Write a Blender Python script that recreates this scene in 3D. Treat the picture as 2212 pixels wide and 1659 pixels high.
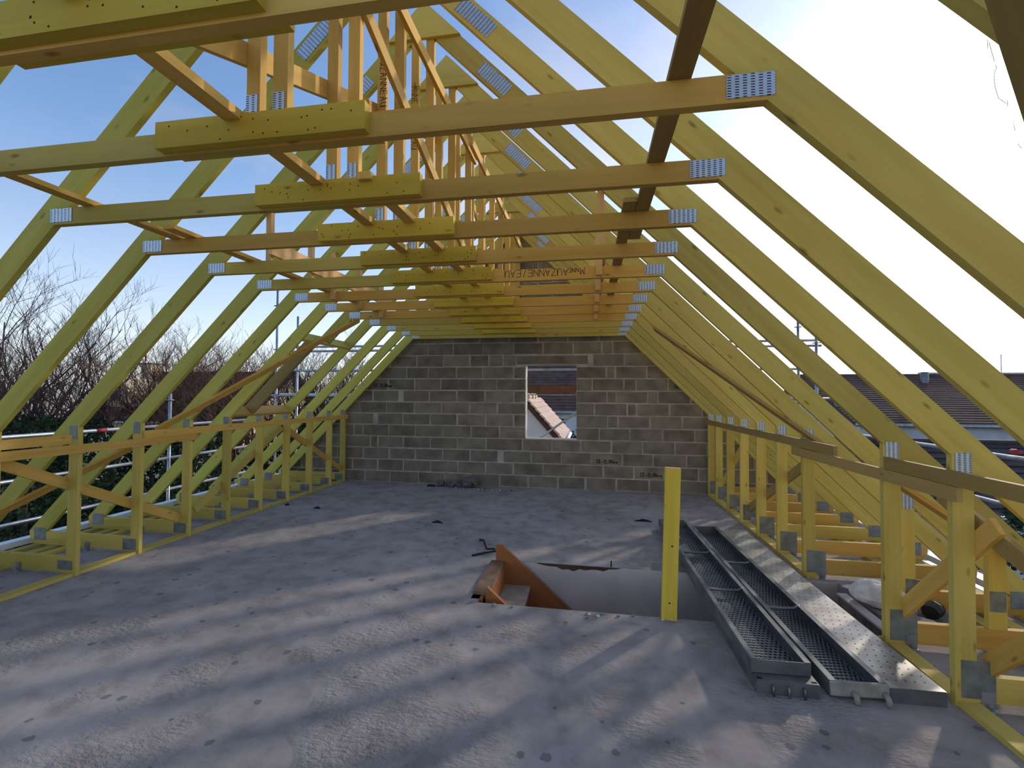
import bpy, bmesh, math, random
from mathutils import Vector, Matrix, noise
for o in list(bpy.data.objects): bpy.data.objects.remove(o, do_unlink=True)
SC = bpy.context.scene; COL = SC.collection
R = random.Random(7)

# ------------------------------------------------------------------ camera, sky, sun, exposure
FPX, YAW, PIT, ROL, EYE = 990.14, 0.16745, 0.02335, 0.0054, 1.543
def cam_axes():
    fw = Vector((-math.sin(YAW)*math.cos(PIT), math.cos(YAW)*math.cos(PIT), math.sin(PIT)))
    rt = Vector((math.cos(YAW), math.sin(YAW), 0)); up = rt.cross(fw)
    return fw, rt*math.cos(ROL)+up*math.sin(ROL), up*math.cos(ROL)-rt*math.sin(ROL)
FW, RT, UP = cam_axes()
cd = bpy.data.cameras.new('camera'); cam = bpy.data.objects.new('camera', cd); COL.objects.link(cam)
cd.sensor_width = 36; cd.lens = FPX/2212*36; cd.clip_start = .02; cd.clip_end = 600
M3 = Matrix((RT, UP, -FW)).transposed()
cam.matrix_world = Matrix.Translation((0, 0, EYE)) @ M3.to_4x4()
SC.camera = cam
def ray(u, v): return FW + RT*((u-1106)/FPX) + UP*((829.5-v)/FPX)
def atY(u, v, Y): d = ray(u, v); return Vector((0, 0, EYE)) + d*(Y/d.y)
def atZ(u, v, Z): d = ray(u, v); return Vector((0, 0, EYE)) + d*((Z-EYE)/d.z)
def atX(u, v, X): d = ray(u, v); return Vector((0, 0, EYE)) + d*(X/d.x)

SUN_AZ, SUN_EL = math.radians(40.0), math.radians(19.8)      # azimuth measured from +Y towards +X
SUN_DIR = Vector((math.sin(SUN_AZ)*math.cos(SUN_EL), math.cos(SUN_AZ)*math.cos(SUN_EL), math.sin(SUN_EL)))
sl = bpy.data.lights.new('sun', 'SUN'); sl.energy = 2.05; sl.angle = math.radians(1.7); sl.color = (1, .90, .78)
so = bpy.data.objects.new('sun', sl); COL.objects.link(so); so.location = SUN_DIR*40
so.rotation_euler = SUN_DIR.to_track_quat('Z', 'Y').to_euler()

W = bpy.data.worlds.new('sky'); SC.world = W; W.use_nodes = True
nt = W.node_tree; nt.nodes.clear()
def wn(t, **k):
    n = nt.nodes.new(t)
    for a, b in k.items(): setattr(n, a, b)
    return n
L = nt.links.new
out = wn('ShaderNodeOutputWorld'); bg = wn('ShaderNodeBackground'); L(bg.outputs[0], out.inputs[0])
sky = wn('ShaderNodeTexSky', sky_type='NISHITA', sun_disc=False, sun_elevation=SUN_EL, sun_rotation=SUN_AZ,
         altitude=100, air_density=1.0, dust_density=1.0, ozone_density=2.2)
tc = wn('ShaderNodeTexCoord'); sep = wn('ShaderNodeSeparateXYZ'); L(tc.outputs['Generated'], sep.inputs[0])
# thin cloud layer: direction projected on a flat cloud deck
mz = wn('ShaderNodeMath', operation='ADD'); mz.inputs[1].default_value = .16; L(sep.outputs[2], mz.inputs[0])
mzz = wn('ShaderNodeMath', operation='MAXIMUM'); mzz.inputs[1].default_value = .05; L(mz.outputs[0], mzz.inputs[0])
dv = wn('ShaderNodeVectorMath', operation='DIVIDE'); L(tc.outputs['Generated'], dv.inputs[0])
cmb = wn('ShaderNodeCombineXYZ'); [L(mzz.outputs[0], cmb.inputs[i]) for i in range(3)]; L(cmb.outputs[0], dv.inputs[1])
no = wn('ShaderNodeTexNoise'); no.inputs['Scale'].default_value = 1.1; no.inputs['Detail'].default_value = 7; no.inputs['Roughness'].default_value = .55
L(dv.outputs[0], no.inputs['Vector'])
cr = wn('ShaderNodeMapRange'); cr.inputs[1].default_value = .50; cr.inputs[2].default_value = .76; L(no.outputs[0], cr.inputs[0])
# haze towards the horizon
hz = wn('ShaderNodeMapRange'); hz.inputs[1].default_value = .42; hz.inputs[2].default_value = .02; hz.inputs[3].default_value = 0; hz.inputs[4].default_value = .8
L(sep.outputs[2], hz.inputs[0])
cm = wn('ShaderNodeMath', operation='MAXIMUM'); L(cr.outputs[0], cm.inputs[0]); L(hz.outputs[0], cm.inputs[1])
cm2 = wn('ShaderNodeMath', operation='MULTIPLY'); cm2.inputs[1].default_value = .72; L(cm.outputs[0], cm2.inputs[0])
# clouds take the sky's own brightness, desaturated and lifted
bw = wn('ShaderNodeRGBToBW'); 
skm = wn('ShaderNodeMix', data_type='RGBA', blend_type='MULTIPLY'); skm.inputs[0].default_value = 1
skm.inputs[7].default_value = (.20, .215, .235, 1); L(sky.outputs[0], skm.inputs[6])
L(skm.outputs[2], bw.inputs[0])
cg = wn('ShaderNodeMath', operation='MULTIPLY_ADD'); cg.inputs[1].default_value = .95; cg.inputs[2].default_value = .26; L(bw.outputs[0], cg.inputs[0])
cc = wn('ShaderNodeMix', data_type='RGBA', blend_type='MULTIPLY'); cc.inputs[0].default_value = 1; cc.inputs[7].default_value = (.99, .97, 1.06, 1)
L(cg.outputs[0], cc.inputs[6])
mx = wn('ShaderNodeMix', data_type='RGBA'); L(cm2.outputs[0], mx.inputs[0]); L(skm.outputs[2], mx.inputs[6]); L(cc.outputs[2], mx.inputs[7])
L(mx.outputs[2], bg.inputs[0]); bg.inputs[1].default_value = 1.0
VS = SC.view_settings; VS.view_transform = 'Standard'; VS.look = 'None'; VS.gamma = 1; VS.exposure = 0.12; VS.use_curve_mapping = False

# ------------------------------------------------------------------ materials
def lin(r, g, b):
    f = lambda c: (c/255/12.92) if c/255 <= .04045 else ((c/255+.055)/1.055)**2.4
    return (f(r), f(g), f(b), 1)
def base(name, rough=.7, metal=0, spec=.3):
    m = bpy.data.materials.new(name); m.use_nodes = True; t = m.node_tree
    b = t.nodes['Principled BSDF']; b.inputs['Roughness'].default_value = rough; b.inputs['Metallic'].default_value = metal
    b.inputs['Specular IOR Level'].default_value = spec
    return m, t, b
def nd(t, kind, ins=None, **k):
    n = t.nodes.new(kind)
    for a, b in k.items(): setattr(n, a, b)
    for a, b in (ins or {}).items():
        if isinstance(b, bpy.types.NodeSocket): t.links.new(b, n.inputs[a])
        else: n.inputs[a].default_value = b
    return n
def ramp(t, fac, stops):
    n = nd(t, 'ShaderNodeValToRGB', {0: fac}); e = n.color_ramp.elements
    while len(e) < len(stops): e.new(.5)
    for i, (p, c) in enumerate(stops): e[i].position = p; e[i].color = c
    return n.outputs[0]
def mapping(t, vec, scale=(1, 1, 1), loc=(0, 0, 0)):
    return nd(t, 'ShaderNodeMapping', {'Vector': vec, 'Scale': scale, 'Location': loc}).outputs[0]
def mixc(t, fac, a, b, blend='MIX'):
    return nd(t, 'ShaderNodeMix', {0: fac, 6: a, 7: b}, data_type='RGBA', blend_type=blend).outputs[2]
def rng(t, v, a, b, c=0, d=1):
    return nd(t, 'ShaderNodeMapRange', {0: v, 1: a, 2: b, 3: c, 4: d}).outputs[0]
def mth(t, op, a, b=0.0):
    return nd(t, 'ShaderNodeMath', {0: a, 1: b}, operation=op).outputs[0]
def bump(t, b, h, strength=.3, dist=.01):
    n = nd(t, 'ShaderNodeBump', {'Height': h, 'Strength': strength, 'Distance': dist}); t.links.new(n.outputs[0], b.inputs['Normal'])
def rnd_vec(t):
    oi = nd(t, 'ShaderNodeObjectInfo'); tc = nd(t, 'ShaderNodeTexCoord')
    r = mth(t, 'MULTIPLY', oi.outputs['Random'], 37.0)
    cb = nd(t, 'ShaderNodeCombineXYZ', {0: r, 1: r, 2: r})
    return nd(t, 'ShaderNodeVectorMath', {0: tc.outputs['Object'], 1: cb.outputs[0]}, operation='ADD').outputs[0], oi.outputs['Random']
def wood(name, lo, hi, knot, kn=1.0, var=.16):
    m, t, b = base(name, .72, 0, .2)
    v, r = rnd_vec(t)
    g = nd(t, 'ShaderNodeTexNoise', {'Vector': mapping(t, v, (1.6, 26, 26)), 'Scale': 1.0, 'Detail': 5, 'Roughness': .6}).outputs[0]
    g2 = nd(t, 'ShaderNodeTexNoise', {'Vector': mapping(t, v, (.9, 4, 4)), 'Scale': 1.0, 'Detail': 2}).outputs[0]
    f = mth(t, 'ADD', mth(t, 'MULTIPLY', g, .55), mth(t, 'MULTIPLY', g2, .5))
    c = ramp(t, f, [(.3, lo), (.7, hi)])
    vo = nd(t, 'ShaderNodeTexVoronoi', {'Vector': mapping(t, v, (5.5, 15, 15)), 'Scale': 1.0, 'Randomness': 1.0})
    k = rng(t, vo.outputs['Distance'], .05, .19, 1, 0)
    sel = mth(t, 'GREATER_THAN', nd(t, 'ShaderNodeSeparateColor', {0: vo.outputs['Color']}).outputs[0], .62)
    on = nd(t, 'ShaderNodeTexCoord').outputs['Normal']
    side = mth(t, 'LESS_THAN', mth(t, 'ABSOLUTE', nd(t, 'ShaderNodeSeparateXYZ', {0: on}).outputs[0]), .6)
    c = mixc(t, mth(t, 'MULTIPLY', mth(t, 'MULTIPLY', mth(t, 'MULTIPLY', k, sel), side), .75*kn), c, knot)
    hs = nd(t, 'ShaderNodeHueSaturation', {'Color': c, 'Hue': .5, 'Value': rng(t, r, 0, 1, 1-var, 1+var)})
    t.links.new(hs.outputs[0], b.inputs['Base Color'])
    bump(t, b, g, .12, .003)
    return m
MAT = {}
MAT['yellow'] = wood('treated yellow timber', lin(182, 156, 70), lin(208, 184, 98), lin(118, 94, 42))
MAT['bright'] = wood('bright yellow dyed timber', lin(192, 160, 50), lin(216, 186, 74), lin(128, 100, 36))
MAT['green'] = wood('yellow timber with painted green light', lin(172, 160, 64), lin(198, 186, 92), lin(110, 96, 40))  # same yellow timber; the left slope's greener light is put into its colour
MAT['orange'] = wood('planed orange timber', lin(190, 146, 66), lin(216, 174, 92), lin(122, 84, 36))
MAT['pale'] = wood('raw pale timber', lin(196, 152, 96), lin(222, 182, 128), lin(140, 96, 54), .8)
MAT['brown'] = wood('darker brown timber', lin(146, 120, 68), lin(170, 142, 86), lin(96, 74, 38))  # brown tone shared by rails, braces, collar boards and trimmer

def plate_mat():
    m, t, b = base('galvanised nail plate', .5, .75, .5)
    tc = nd(t, 'ShaderNodeTexCoord').outputs['Object']
    s = nd(t, 'ShaderNodeSeparateXYZ', {0: tc})
    # rows of punched slots: long axis X, slot pitch 24 mm by 8.5 mm
    fx = mth(t, 'FRACT', mth(t, 'ADD', mth(t, 'MULTIPLY', s.outputs[0], 1/.024), 100.0))
    col = mth(t, 'FLOOR', mth(t, 'MULTIPLY', s.outputs[0], 1/.012))
    off = mth(t, 'MULTIPLY', mth(t, 'FRACT', mth(t, 'MULTIPLY', col, .37)), 1.0)
    fz = mth(t, 'FRACT', mth(t, 'ADD', mth(t, 'ADD', mth(t, 'MULTIPLY', s.outputs[2], 1/.0088), 100.0), off))
    ax = mth(t, 'LESS_THAN', fx, .52); az = mth(t, 'LESS_THAN', fz, .42)
    slot = mth(t, 'MULTIPLY', ax, az)
    no = nd(t, 'ShaderNodeTexNoise', {'Vector': tc, 'Scale': 30, 'Detail': 3}).outputs[0]
    c = mixc(t, no, lin(168, 180, 196), lin(206, 216, 228))
    c = mixc(t, slot, c, lin(40, 38, 34))
    t.links.new(c, b.inputs['Base Color'])
    bump(t, b, slot, .5, .002)
    t.links.new(mth(t, 'SUBTRACT', .75, mth(t, 'MULTIPLY', slot, .6)), b.inputs['Metallic'])
    return m
MAT['plate'] = plate_mat()
def simple(name, c1, c2, scale=8, rough=.7, metal=0, bmp=.2, bd=.005, spec=.3, detail=4):
    m, t, b = base(name, rough, metal, spec)
    v, r = rnd_vec(t)
    n = nd(t, 'ShaderNodeTexNoise', {'Vector': v, 'Scale': scale, 'Detail': detail}).outputs[0]
    c = ramp(t, n, [(.35, c1), (.65, c2)])
    hs = nd(t, 'ShaderNodeHueSaturation', {'Color': c, 'Value': rng(t, r, 0, 1, .93, 1.07)})
    t.links.new(hs.outputs[0], b.inputs['Base Color']); bump(t, b, n, bmp, bd)
    return m
MAT['film'] = simple('dull zinc plate', lin(112, 116, 112), lin(136, 140, 136), 14, .55, .35)
MAT['galv'] = simple('galvanised steel', lin(150, 152, 156), lin(186, 188, 192), 6, .4, .75, .1, .002, .5)
MAT['deckdark'] = simple('worn galvanised deck', lin(96, 97, 98), lin(136, 136, 134), 5, .45, .6, .1, .002, .5)
MAT['decklight'] = simple('cement stained galvanised deck', lin(128, 124, 118), lin(188, 182, 172), 4.5, .42, .45, .1, .002, .5)
MAT['hole'] = simple('punched hole shadow', lin(22, 22, 22), lin(30, 30, 30), 4, .9)
MAT['rust'] = simple('cement coated steel', lin(130, 122, 110), lin(160, 152, 140), 12, .8, .1, .4, .004)
MAT['mortar'] = simple('grey mortar', lin(158, 149, 137), lin(184, 174, 160), 7, .95, 0, .5, .006)
def block_mat():
    m, t, b = base('concrete block', .95, 0, .1)
    v, r = rnd_vec(t)
    n = nd(t, 'ShaderNodeTexNoise', {'Vector': v, 'Scale': 4, 'Detail': 4}).outputs[0]
    n2 = nd(t, 'ShaderNodeTexNoise', {'Vector': v, 'Scale': 70, 'Detail': 3}).outputs[0]
    c = ramp(t, n, [(.3, lin(104, 96, 86)), (.7, lin(142, 132, 118))])
    hs = nd(t, 'ShaderNodeHueSaturation', {'Color': c, 'Value': rng(t, r, 0, 1, .86, 1.14)})
    t.links.new(hs.outputs[0], b.inputs['Base Color']); bump(t, b, n2, .6, .006)
    return m
MAT['block'] = block_mat()
MAT['white'] = simple('painted plasterboard', lin(186, 172, 164), lin(200, 187, 178), 3, .85)
MAT['jamb'] = simple('pale mortar reveal', lin(196, 188, 172), lin(214, 206, 190), 9, .9)
MAT['stair'] = wood('varnished orange stair wood', lin(146, 88, 46), lin(168, 106, 60), lin(110, 62, 30), .4, .08)
MAT['nosing'] = simple('dusty worn stair nosing', lin(118, 84, 58), lin(150, 118, 92), 7, .8)
MAT['tread'] = simple('pale stair tread', lin(150, 132, 116), lin(172, 152, 134), 6, .8)  # paler, greyer tone than the stair wood
MAT['ink'] = simple('black marker ink', lin(38, 26, 22), lin(48, 32, 28), 4, .8)
MAT['inkp'] = simple('purple marker ink', lin(56, 18, 40), lin(66, 24, 46), 4, .8)
MAT['dark'] = simple('black plastic debris', lin(26, 25, 26), lin(44, 42, 42), 6, .7)
MAT['duct'] = simple('grey rubble and sheath', lin(84, 80, 76), lin(112, 106, 100), 20, .85, 0, .4, .006)
MAT['rubble'] = simple('pale plaster rubble', lin(190, 184, 176), lin(214, 208, 198), 14, .9, 0, .6, .01)
MAT['concrete'] = simple('broken slab concrete', lin(120, 116, 112), lin(150, 146, 142), 10, .95, 0, .6, .01)
MAT['pvc'] = simple('white eaves lining', lin(214, 214, 212), lin(228, 228, 226), 3, .5)
MAT['render'] = simple('cream rendered facade', lin(222, 200, 160), lin(236, 216, 178), 2, .9)
MAT['bluewhite'] = simple('white rendered facade', lin(206, 208, 212), lin(222, 224, 228), 2, .9)
MAT['glass'] = simple('dark window pane', lin(36, 44, 56), lin(50, 60, 74), 2, .1, 0, 0)
MAT['fascia'] = simple('brown fascia board', lin(70, 50, 40), lin(92, 66, 50), 8, .8)
MAT['board'] = simple('reddish brown toe board', lin(92, 62, 44), lin(112, 78, 56), 5, .8)
def tile_mat(name, a, b_, scale=18):
    m, t, b = base(name, .8, 0, .2)
    v, r = rnd_vec(t)
    n = nd(t, 'ShaderNodeTexNoise', {'Vector': v, 'Scale': 2.2, 'Detail': 5}).outputs[0]
    c = ramp(t, n, [(.3, a), (.7, b_)])
    hs = nd(t, 'ShaderNodeHueSaturation', {'Color': c, 'Value': rng(t, r, 0, 1, .9, 1.1)})
    t.links.new(hs.outputs[0], b.inputs['Base Color'])
    return m
MAT['tile'] = tile_mat('dark brown roof tiles', lin(86, 64, 54), lin(112, 86, 74))
MAT['tileb'] = tile_mat('beige roof tiles', lin(196, 166, 146), lin(220, 190, 168))
MAT['tiled'] = tile_mat('very dark roof tiles', lin(58, 48, 48), lin(84, 70, 68))
MAT['bark'] = simple('grey brown bark', lin(70, 58, 56), lin(98, 82, 76), 10, .95)
MAT['barkr'] = simple('reddish twig bark', lin(92, 64, 50), lin(122, 90, 72), 10, .95)
MAT['hedge'] = simple('dark evergreen leaves', lin(26, 42, 26), lin(50, 72, 40), 4, .8)
MAT['black'] = simple('black reel', lin(24, 24, 24), lin(34, 34, 34), 4, .6)
MAT['red'] = simple('red label', lin(150, 40, 56), lin(170, 56, 70), 6, .5)
MAT['blue'] = simple('blue label', lin(30, 70, 170), lin(40, 80, 190), 6, .5)
def floor_mat():
    m, t, b = base('rough concrete screed', .95, 0, .15)
    p = nd(t, 'ShaderNodeNewGeometry').outputs['Position']
    big = nd(t, 'ShaderNodeTexNoise', {'Vector': p, 'Scale': .9, 'Detail': 6, 'Roughness': .6}).outputs[0]
    med = nd(t, 'ShaderNodeTexNoise', {'Vector': p, 'Scale': 5, 'Detail': 5, 'Roughness': .6}).outputs[0]
    fine = nd(t, 'ShaderNodeTexNoise', {'Vector': mapping(t, p, (1, 1.7, 1)), 'Scale': 26, 'Detail': 4, 'Roughness': .6}).outputs[0]
    c = ramp(t, big, [(.3, lin(130, 121, 115)), (.5, lin(148, 138, 131)), (.7, lin(170, 158, 150))])
    c = mixc(t, rng(t, med, .4, .66, 0, .35), c, lin(194, 182, 173))
    c = mixc(t, rng(t, med, .46, .3, 0, .4), c, lin(120, 112, 108))
    # small pits
    vo = nd(t, 'ShaderNodeTexVoronoi', {'Vector': mapping(t, p, (1, 1.0, 1)), 'Scale': 7.5})
    sel = mth(t, 'GREATER_THAN', nd(t, 'ShaderNodeSeparateColor', {0: vo.outputs['Color']}).outputs[0], .40)
    size = rng(t, nd(t, 'ShaderNodeSeparateColor', {0: vo.outputs['Color']}).outputs[1], 0, 1, .06, .20)
    dd = mth(t, 'ADD', vo.outputs['Distance'], mth(t, 'MULTIPLY', mth(t, 'SUBTRACT', fine, .5), .22))
    pit = mth(t, 'MULTIPLY', mth(t, 'LESS_THAN', dd, size), sel)
    c = mixc(t, mth(t, 'MULTIPLY', pit, .55), c, lin(84, 78, 76))
    # rough trowelled areas
    rough = rng(t, nd(t, 'ShaderNodeTexNoise', {'Vector': p, 'Scale': 1.3, 'Detail': 3}).outputs[0], .47, .6)
    y = nd(t, 'ShaderNodeSeparateXYZ', {0: p})
    near = rng(t, y.outputs[1], 4.4, 2.6, .12, 1)
    h = mth(t, 'MULTIPLY', fine, mth(t, 'MULTIPLY', rough, near))
    h = mth(t, 'ADD', mth(t, 'MULTIPLY', h, 1.5), mth(t, 'MULTIPLY', med, .3))
    h = mth(t, 'SUBTRACT', h, mth(t, 'MULTIPLY', pit, .45))
    t.links.new(c, b.inputs['Base Color']); bump(t, b, h, .9, .022)
    return m
MAT['floor'] = floor_mat()
def ground_mat():
    m, t, b = base('garden ground', .95, 0, .1)
    p = nd(t, 'ShaderNodeNewGeometry').outputs['Position']
    n = nd(t, 'ShaderNodeTexNoise', {'Vector': p, 'Scale': .16, 'Detail': 5}).outputs[0]
    f = nd(t, 'ShaderNodeTexNoise', {'Vector': p, 'Scale': 6, 'Detail': 4}).outputs[0]
    g = ramp(t, f, [(.3, lin(44, 66, 30)), (.7, lin(84, 104, 50))])
    s = ramp(t, f, [(.3, lin(84, 70, 54)), (.7, lin(128, 108, 84))])
    c = mixc(t, rng(t, n, .46, .54), g, s)
    t.links.new(c, b.inputs['Base Color']); bump(t, b, f, .6, .05)
    return m
MAT['ground'] = ground_mat()

# ------------------------------------------------------------------ helpers
def tag(o, label=None, cat=None, group=None, kind=None):
    if label: o['label'] = label
    if cat: o['category'] = cat
    if group: o['group'] = group
    if kind: o['kind'] = kind
    return o
def link(name, me, mat=None, parent=None, mw=None):
    o = bpy.data.objects.new(name, me); COL.objects.link(o)
    if mat is not None and not me.materials: me.materials.append(MAT[mat])
    if mw is not None: o.matrix_world = mw
    if parent is not None:
        o.parent = parent
        if mw is not None: o.matrix_parent_inverse = Matrix(); o.matrix_basis = WM[parent.name].inverted() @ mw
    WM[o.name] = mw.copy() if mw is not None else Matrix()
    return o
WM = {}
def empty(name, loc=(0, 0, 0), parent=None):
    o = bpy.data.objects.new(name, None); COL.objects.link(o); o.empty_display_size = .1
    mw = Matrix.Translation(loc); WM[o.name] = mw
    o.matrix_basis = mw if parent is None else WM[parent.name].inverted() @ mw
    if parent is not None: o.parent = parent
    return o
def mesh(name, verts, faces, smooth=False):
    me = bpy.data.meshes.new(name); me.from_pydata([tuple(v) for v in verts], [], faces); me.update()
    bm = bmesh.new(); bm.from_mesh(me); bmesh.ops.recalc_face_normals(bm, faces=bm.faces); bm.to_mesh(me); bm.free()
    if smooth:
        for p in me.polygons: p.use_smooth = True
    return me
def box_me(name, sx, sy, sz):
    x, y, z = sx/2, sy/2, sz/2
    v = [(a, b, c) for a in (-x, x) for b in (-y, y) for c in (-z, z)]
    return mesh(name, v, [(0, 1, 3, 2), (4, 6, 7, 5), (0, 4, 5, 1), (2, 3, 7, 6), (0, 2, 6, 4), (1, 5, 7, 3)])
CACHE = {}
def basis(x, z):
    x = Vector(x).normalized(); z = Vector(z); z = (z - x*z.dot(x)).normalized(); y = z.cross(x)
    return Matrix((x, y, z)).transposed().to_4x4()
def board(name, p0, p1, w, t, nrm, mat, parent=None, key=None):
    """Straight board p0->p1 (centre line), width w, thickness t measured along nrm."""
    p0, p1 = Vector(p0), Vector(p1); d = p1-p0; k = ('b', round(d.length, 4), w, t, mat)
    if k not in CACHE: CACHE[k] = box_me(name, d.length, w, t); CACHE[k].materials.append(MAT[mat])
    return link(name, CACHE[k], None, parent, Matrix.Translation((p0+p1)/2) @ basis(d, nrm))
def slab(name, lo, hi, mat, parent=None):
    lo, hi = Vector(lo), Vector(hi); s = hi-lo; k = ('s', tuple(round(c, 4) for c in s), mat)
    if k not in CACHE: CACHE[k] = box_me(name, *s); CACHE[k].materials.append(MAT[mat])
    return link(name, CACHE[k], None, parent, Matrix.Translation((lo+hi)/2))
def prism(name, pts, y0, y1, ax, mat, parent, key=None):
    """Polygon in XZ extruded y0..y1; local X runs along ax so that the grain follows the member."""
    cx = sum(p[0] for p in pts)/len(pts); cz = sum(p[1] for p in pts)/len(pts)
    org = Vector((cx, (y0+y1)/2, cz)); B = basis((ax[0], 0, ax[1]), (-ax[1], 0, ax[0]))
    h = (y1-y0)/2; n = len(pts)
    k = ('p', mat, round(h, 4)) + tuple((round(a-cx, 4), round(b-cz, 4)) for a, b in pts)
    if k not in CACHE:
        Bi = B.to_3x3().inverted()
        vs = [Bi @ Vector((a-cx, s*h, b-cz)) for s in (-1, 1) for a, b in pts]
        fs = [tuple(range(n)), tuple(range(2*n-1, n-1, -1))] + [(i, (i+1) % n, n+(i+1) % n, n+i) for i in range(n)]
        CACHE[k] = mesh(name, vs, fs); CACHE[k].materials.append(MAT[mat])
    return link(name, CACHE[k], None, parent, Matrix.Translation(org) @ B)
def tube_geo(V, F, pts, r, n=8, cap=True):
    """append a tube along pts; r number or list"""
    pts = [Vector(p) for p in pts]; b0 = len(V); m = len(pts)
    up = None
    for i, p in enumerate(pts):
        d = (pts[min(i+1, m-1)]-pts[max(i-1, 0)]).normalized()
        if up is None: up = Vector((0, 0, 1)) if abs(d.z) < .9 else Vector((1, 0, 0))
        a = (up - d*up.dot(d)).normalized(); b = d.cross(a); up = a
        rr = r[i] if isinstance(r, (list, tuple)) else r
        for j in range(n):
            q = 2*math.pi*j/n; V.append(p + a*(rr*math.cos(q)) + b*(rr*math.sin(q)))
    for i in range(m-1):
        for j in range(n):
            F.append((b0+i*n+j, b0+i*n+(j+1) % n, b0+(i+1)*n+(j+1) % n, b0+(i+1)*n+j))
    if cap: F.append(tuple(b0+j for j in range(n))[::-1]); F.append(tuple(b0+(m-1)*n+j for j in range(n)))
def tube(name, pts, r, mat, parent=None, n=10, smooth=True):
    V, F = [], []; tube_geo(V, F, pts, r, n)
    c = Vector(pts[0]); me = mesh(name, [Vector(v)-c for v in V], F, smooth)
    return link(name, me, mat, parent, Matrix.Translation(c))
def boxes_me(name, bxs):
    V, F = [], []
    for lo, hi in bxs:
        b = len(V); V += [(a, bb, c) for a in (lo[0], hi[0]) for bb in (lo[1], hi[1]) for c in (lo[2], hi[2])]
        F += [tuple(b+i for i in f) for f in [(0, 1, 3, 2), (4, 6, 7, 5), (0, 4, 5, 1), (2, 3, 7, 6), (0, 2, 6, 4), (1, 5, 7, 3)]]
    return mesh(name, V, F)

# ------------------------------------------------------------------ the slab and its opening
XC = -1.2225
YW = 7.60                                   # inner face of the gable wall
EX = 4.30                                   # half width to the eaves
GZ = -3.1                                   # garden level
OX0, OX1, OY0, OY1 = -0.82, 2.03, 3.352, 4.24
def slab_mesh(name, xs, ys, z0, z1, hole):
    V, F = [], []
    nx, ny = len(xs), len(ys); idx = lambda i, j, k: (i*ny+j)*2+k
    V = [(x, y, z) for x in xs for y in ys for z in (z1, z0)]
    on = lambda i, j: 0 <= i < nx-1 and 0 <= j < ny-1 and (i, j) not in hole
    for i in range(nx-1):
        for j in range(ny-1):
            if not on(i, j): continue
            F.append((idx(i, j, 0), idx(i+1, j, 0), idx(i+1, j+1, 0), idx(i, j+1, 0)))
            F.append((idx(i, j, 1), idx(i, j+1, 1), idx(i+1, j+1, 1), idx(i+1, j, 1)))
            if not on(i-1, j): F.append((idx(i, j, 0), idx(i, j+1, 0), idx(i, j+1, 1), idx(i, j, 1)))
            if not on(i+1, j): F.append((idx(i+1, j, 0), idx(i+1, j, 1), idx(i+1, j+1, 1), idx(i+1, j+1, 0)))
            if not on(i, j-1): F.append((idx(i, j, 0), idx(i, j, 1), idx(i+1, j, 1), idx(i+1, j, 0)))
            if not on(i, j+1): F.append((idx(i, j+1, 0), idx(i+1, j+1, 0), idx(i+1, j+1, 1), idx(i, j+1, 1)))
    return mesh(name, V, F)
fl = link('floor', slab_mesh('floor', [XC-EX-.02, OX0, OX1, XC+EX+.02], [-2.5, OY0, OY1, YW+.2], -.2, 0, {(1, 1)}), 'floor', None, Matrix())
tag(fl, 'rough grey concrete attic floor slab with a stair opening', None, None, 'structure')
# stairwell walls under the slab
def struct(name, lo, hi, mat, label=None):
    o = slab(name, lo, hi, mat); tag(o, label, None, None, 'structure'); return o
# plaster lining of the far side of the stairwell with a ragged top edge
def ragged():
    xs = [OX0 + i*(OX1+.3-OX0)/60 for i in range(61)]; V, F = [], []
    for i, x in enumerate(xs):
        d = .004
        if -.48 < x < .25: d = .010 + .075*max(0, math.sin((x+.48)/.73*math.pi))*(.25+1.5*abs(noise.noise((x*11, 2, 0))))
        V += [(x, OY1-.012, -d), (x, OY1+.0, -d), (x, OY1-.012, -2.6), (x, OY1, -2.6)]
    for i in range(60):
        a = i*4; b = a+4
        F += [(a, b, b+2, a+2), (a, a+1, b+1, b), (a+1, a+3, b+3, b+1)]
    return mesh('wall_stairwell_back', V, F)
tag(link('wall_stairwell_back', ragged(), 'white', None, Matrix()), 'pale plastered wall on the far side of the stairwell', None, None, 'structure')
struct('trim_3', (-.47, OY1-.006, -.12), (.27, OY1-.001, -.003), 'fascia', 'brown broken slab edge above the stairwell plaster')
struct('wall_stairwell_front', (OX0, OY0-.1, -2.6), (OX1, OY0, -.2), 'white')
struct('wall_stairwell_left', (OX0-.1, OY0-.1, -2.6), (OX0, OY1, -.2), 'white')
struct('wall_stairwell_right', (OX1+.0, OY0-.1, -2.6), (OX1+.1, OY1-.012, -.2), 'white')
struct('floor_lower', (OX0-.1, OY0-.1, -2.7), (OX1+.3, OY1, -2.6), 'concrete')
# outer walls of the storey below
struct('wall_left', (XC-EX+.02, -2.5, GZ), (XC-EX+.22, YW+.2, -.2), 'render')
struct('wall_right', (XC+EX-.22, -2.5, GZ), (XC+EX-.02, YW+.2, -.2), 'render')
struct('wall_back', (XC-EX+.22, YW, GZ), (XC+EX-.22, YW+.2, -.2), 'render')
# lighter eaves lining (gutter board) seen along the slab edge
for s, n in ((-1, 'trim_1'), (1, 'trim_2')):
    x = XC+s*(EX+.09)
    struct(n, (x-.055, -2.5, .02), (x+.055, YW+.2, .075), 'pvc', 'long white eaves lining along the outer edge of the slab')

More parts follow.
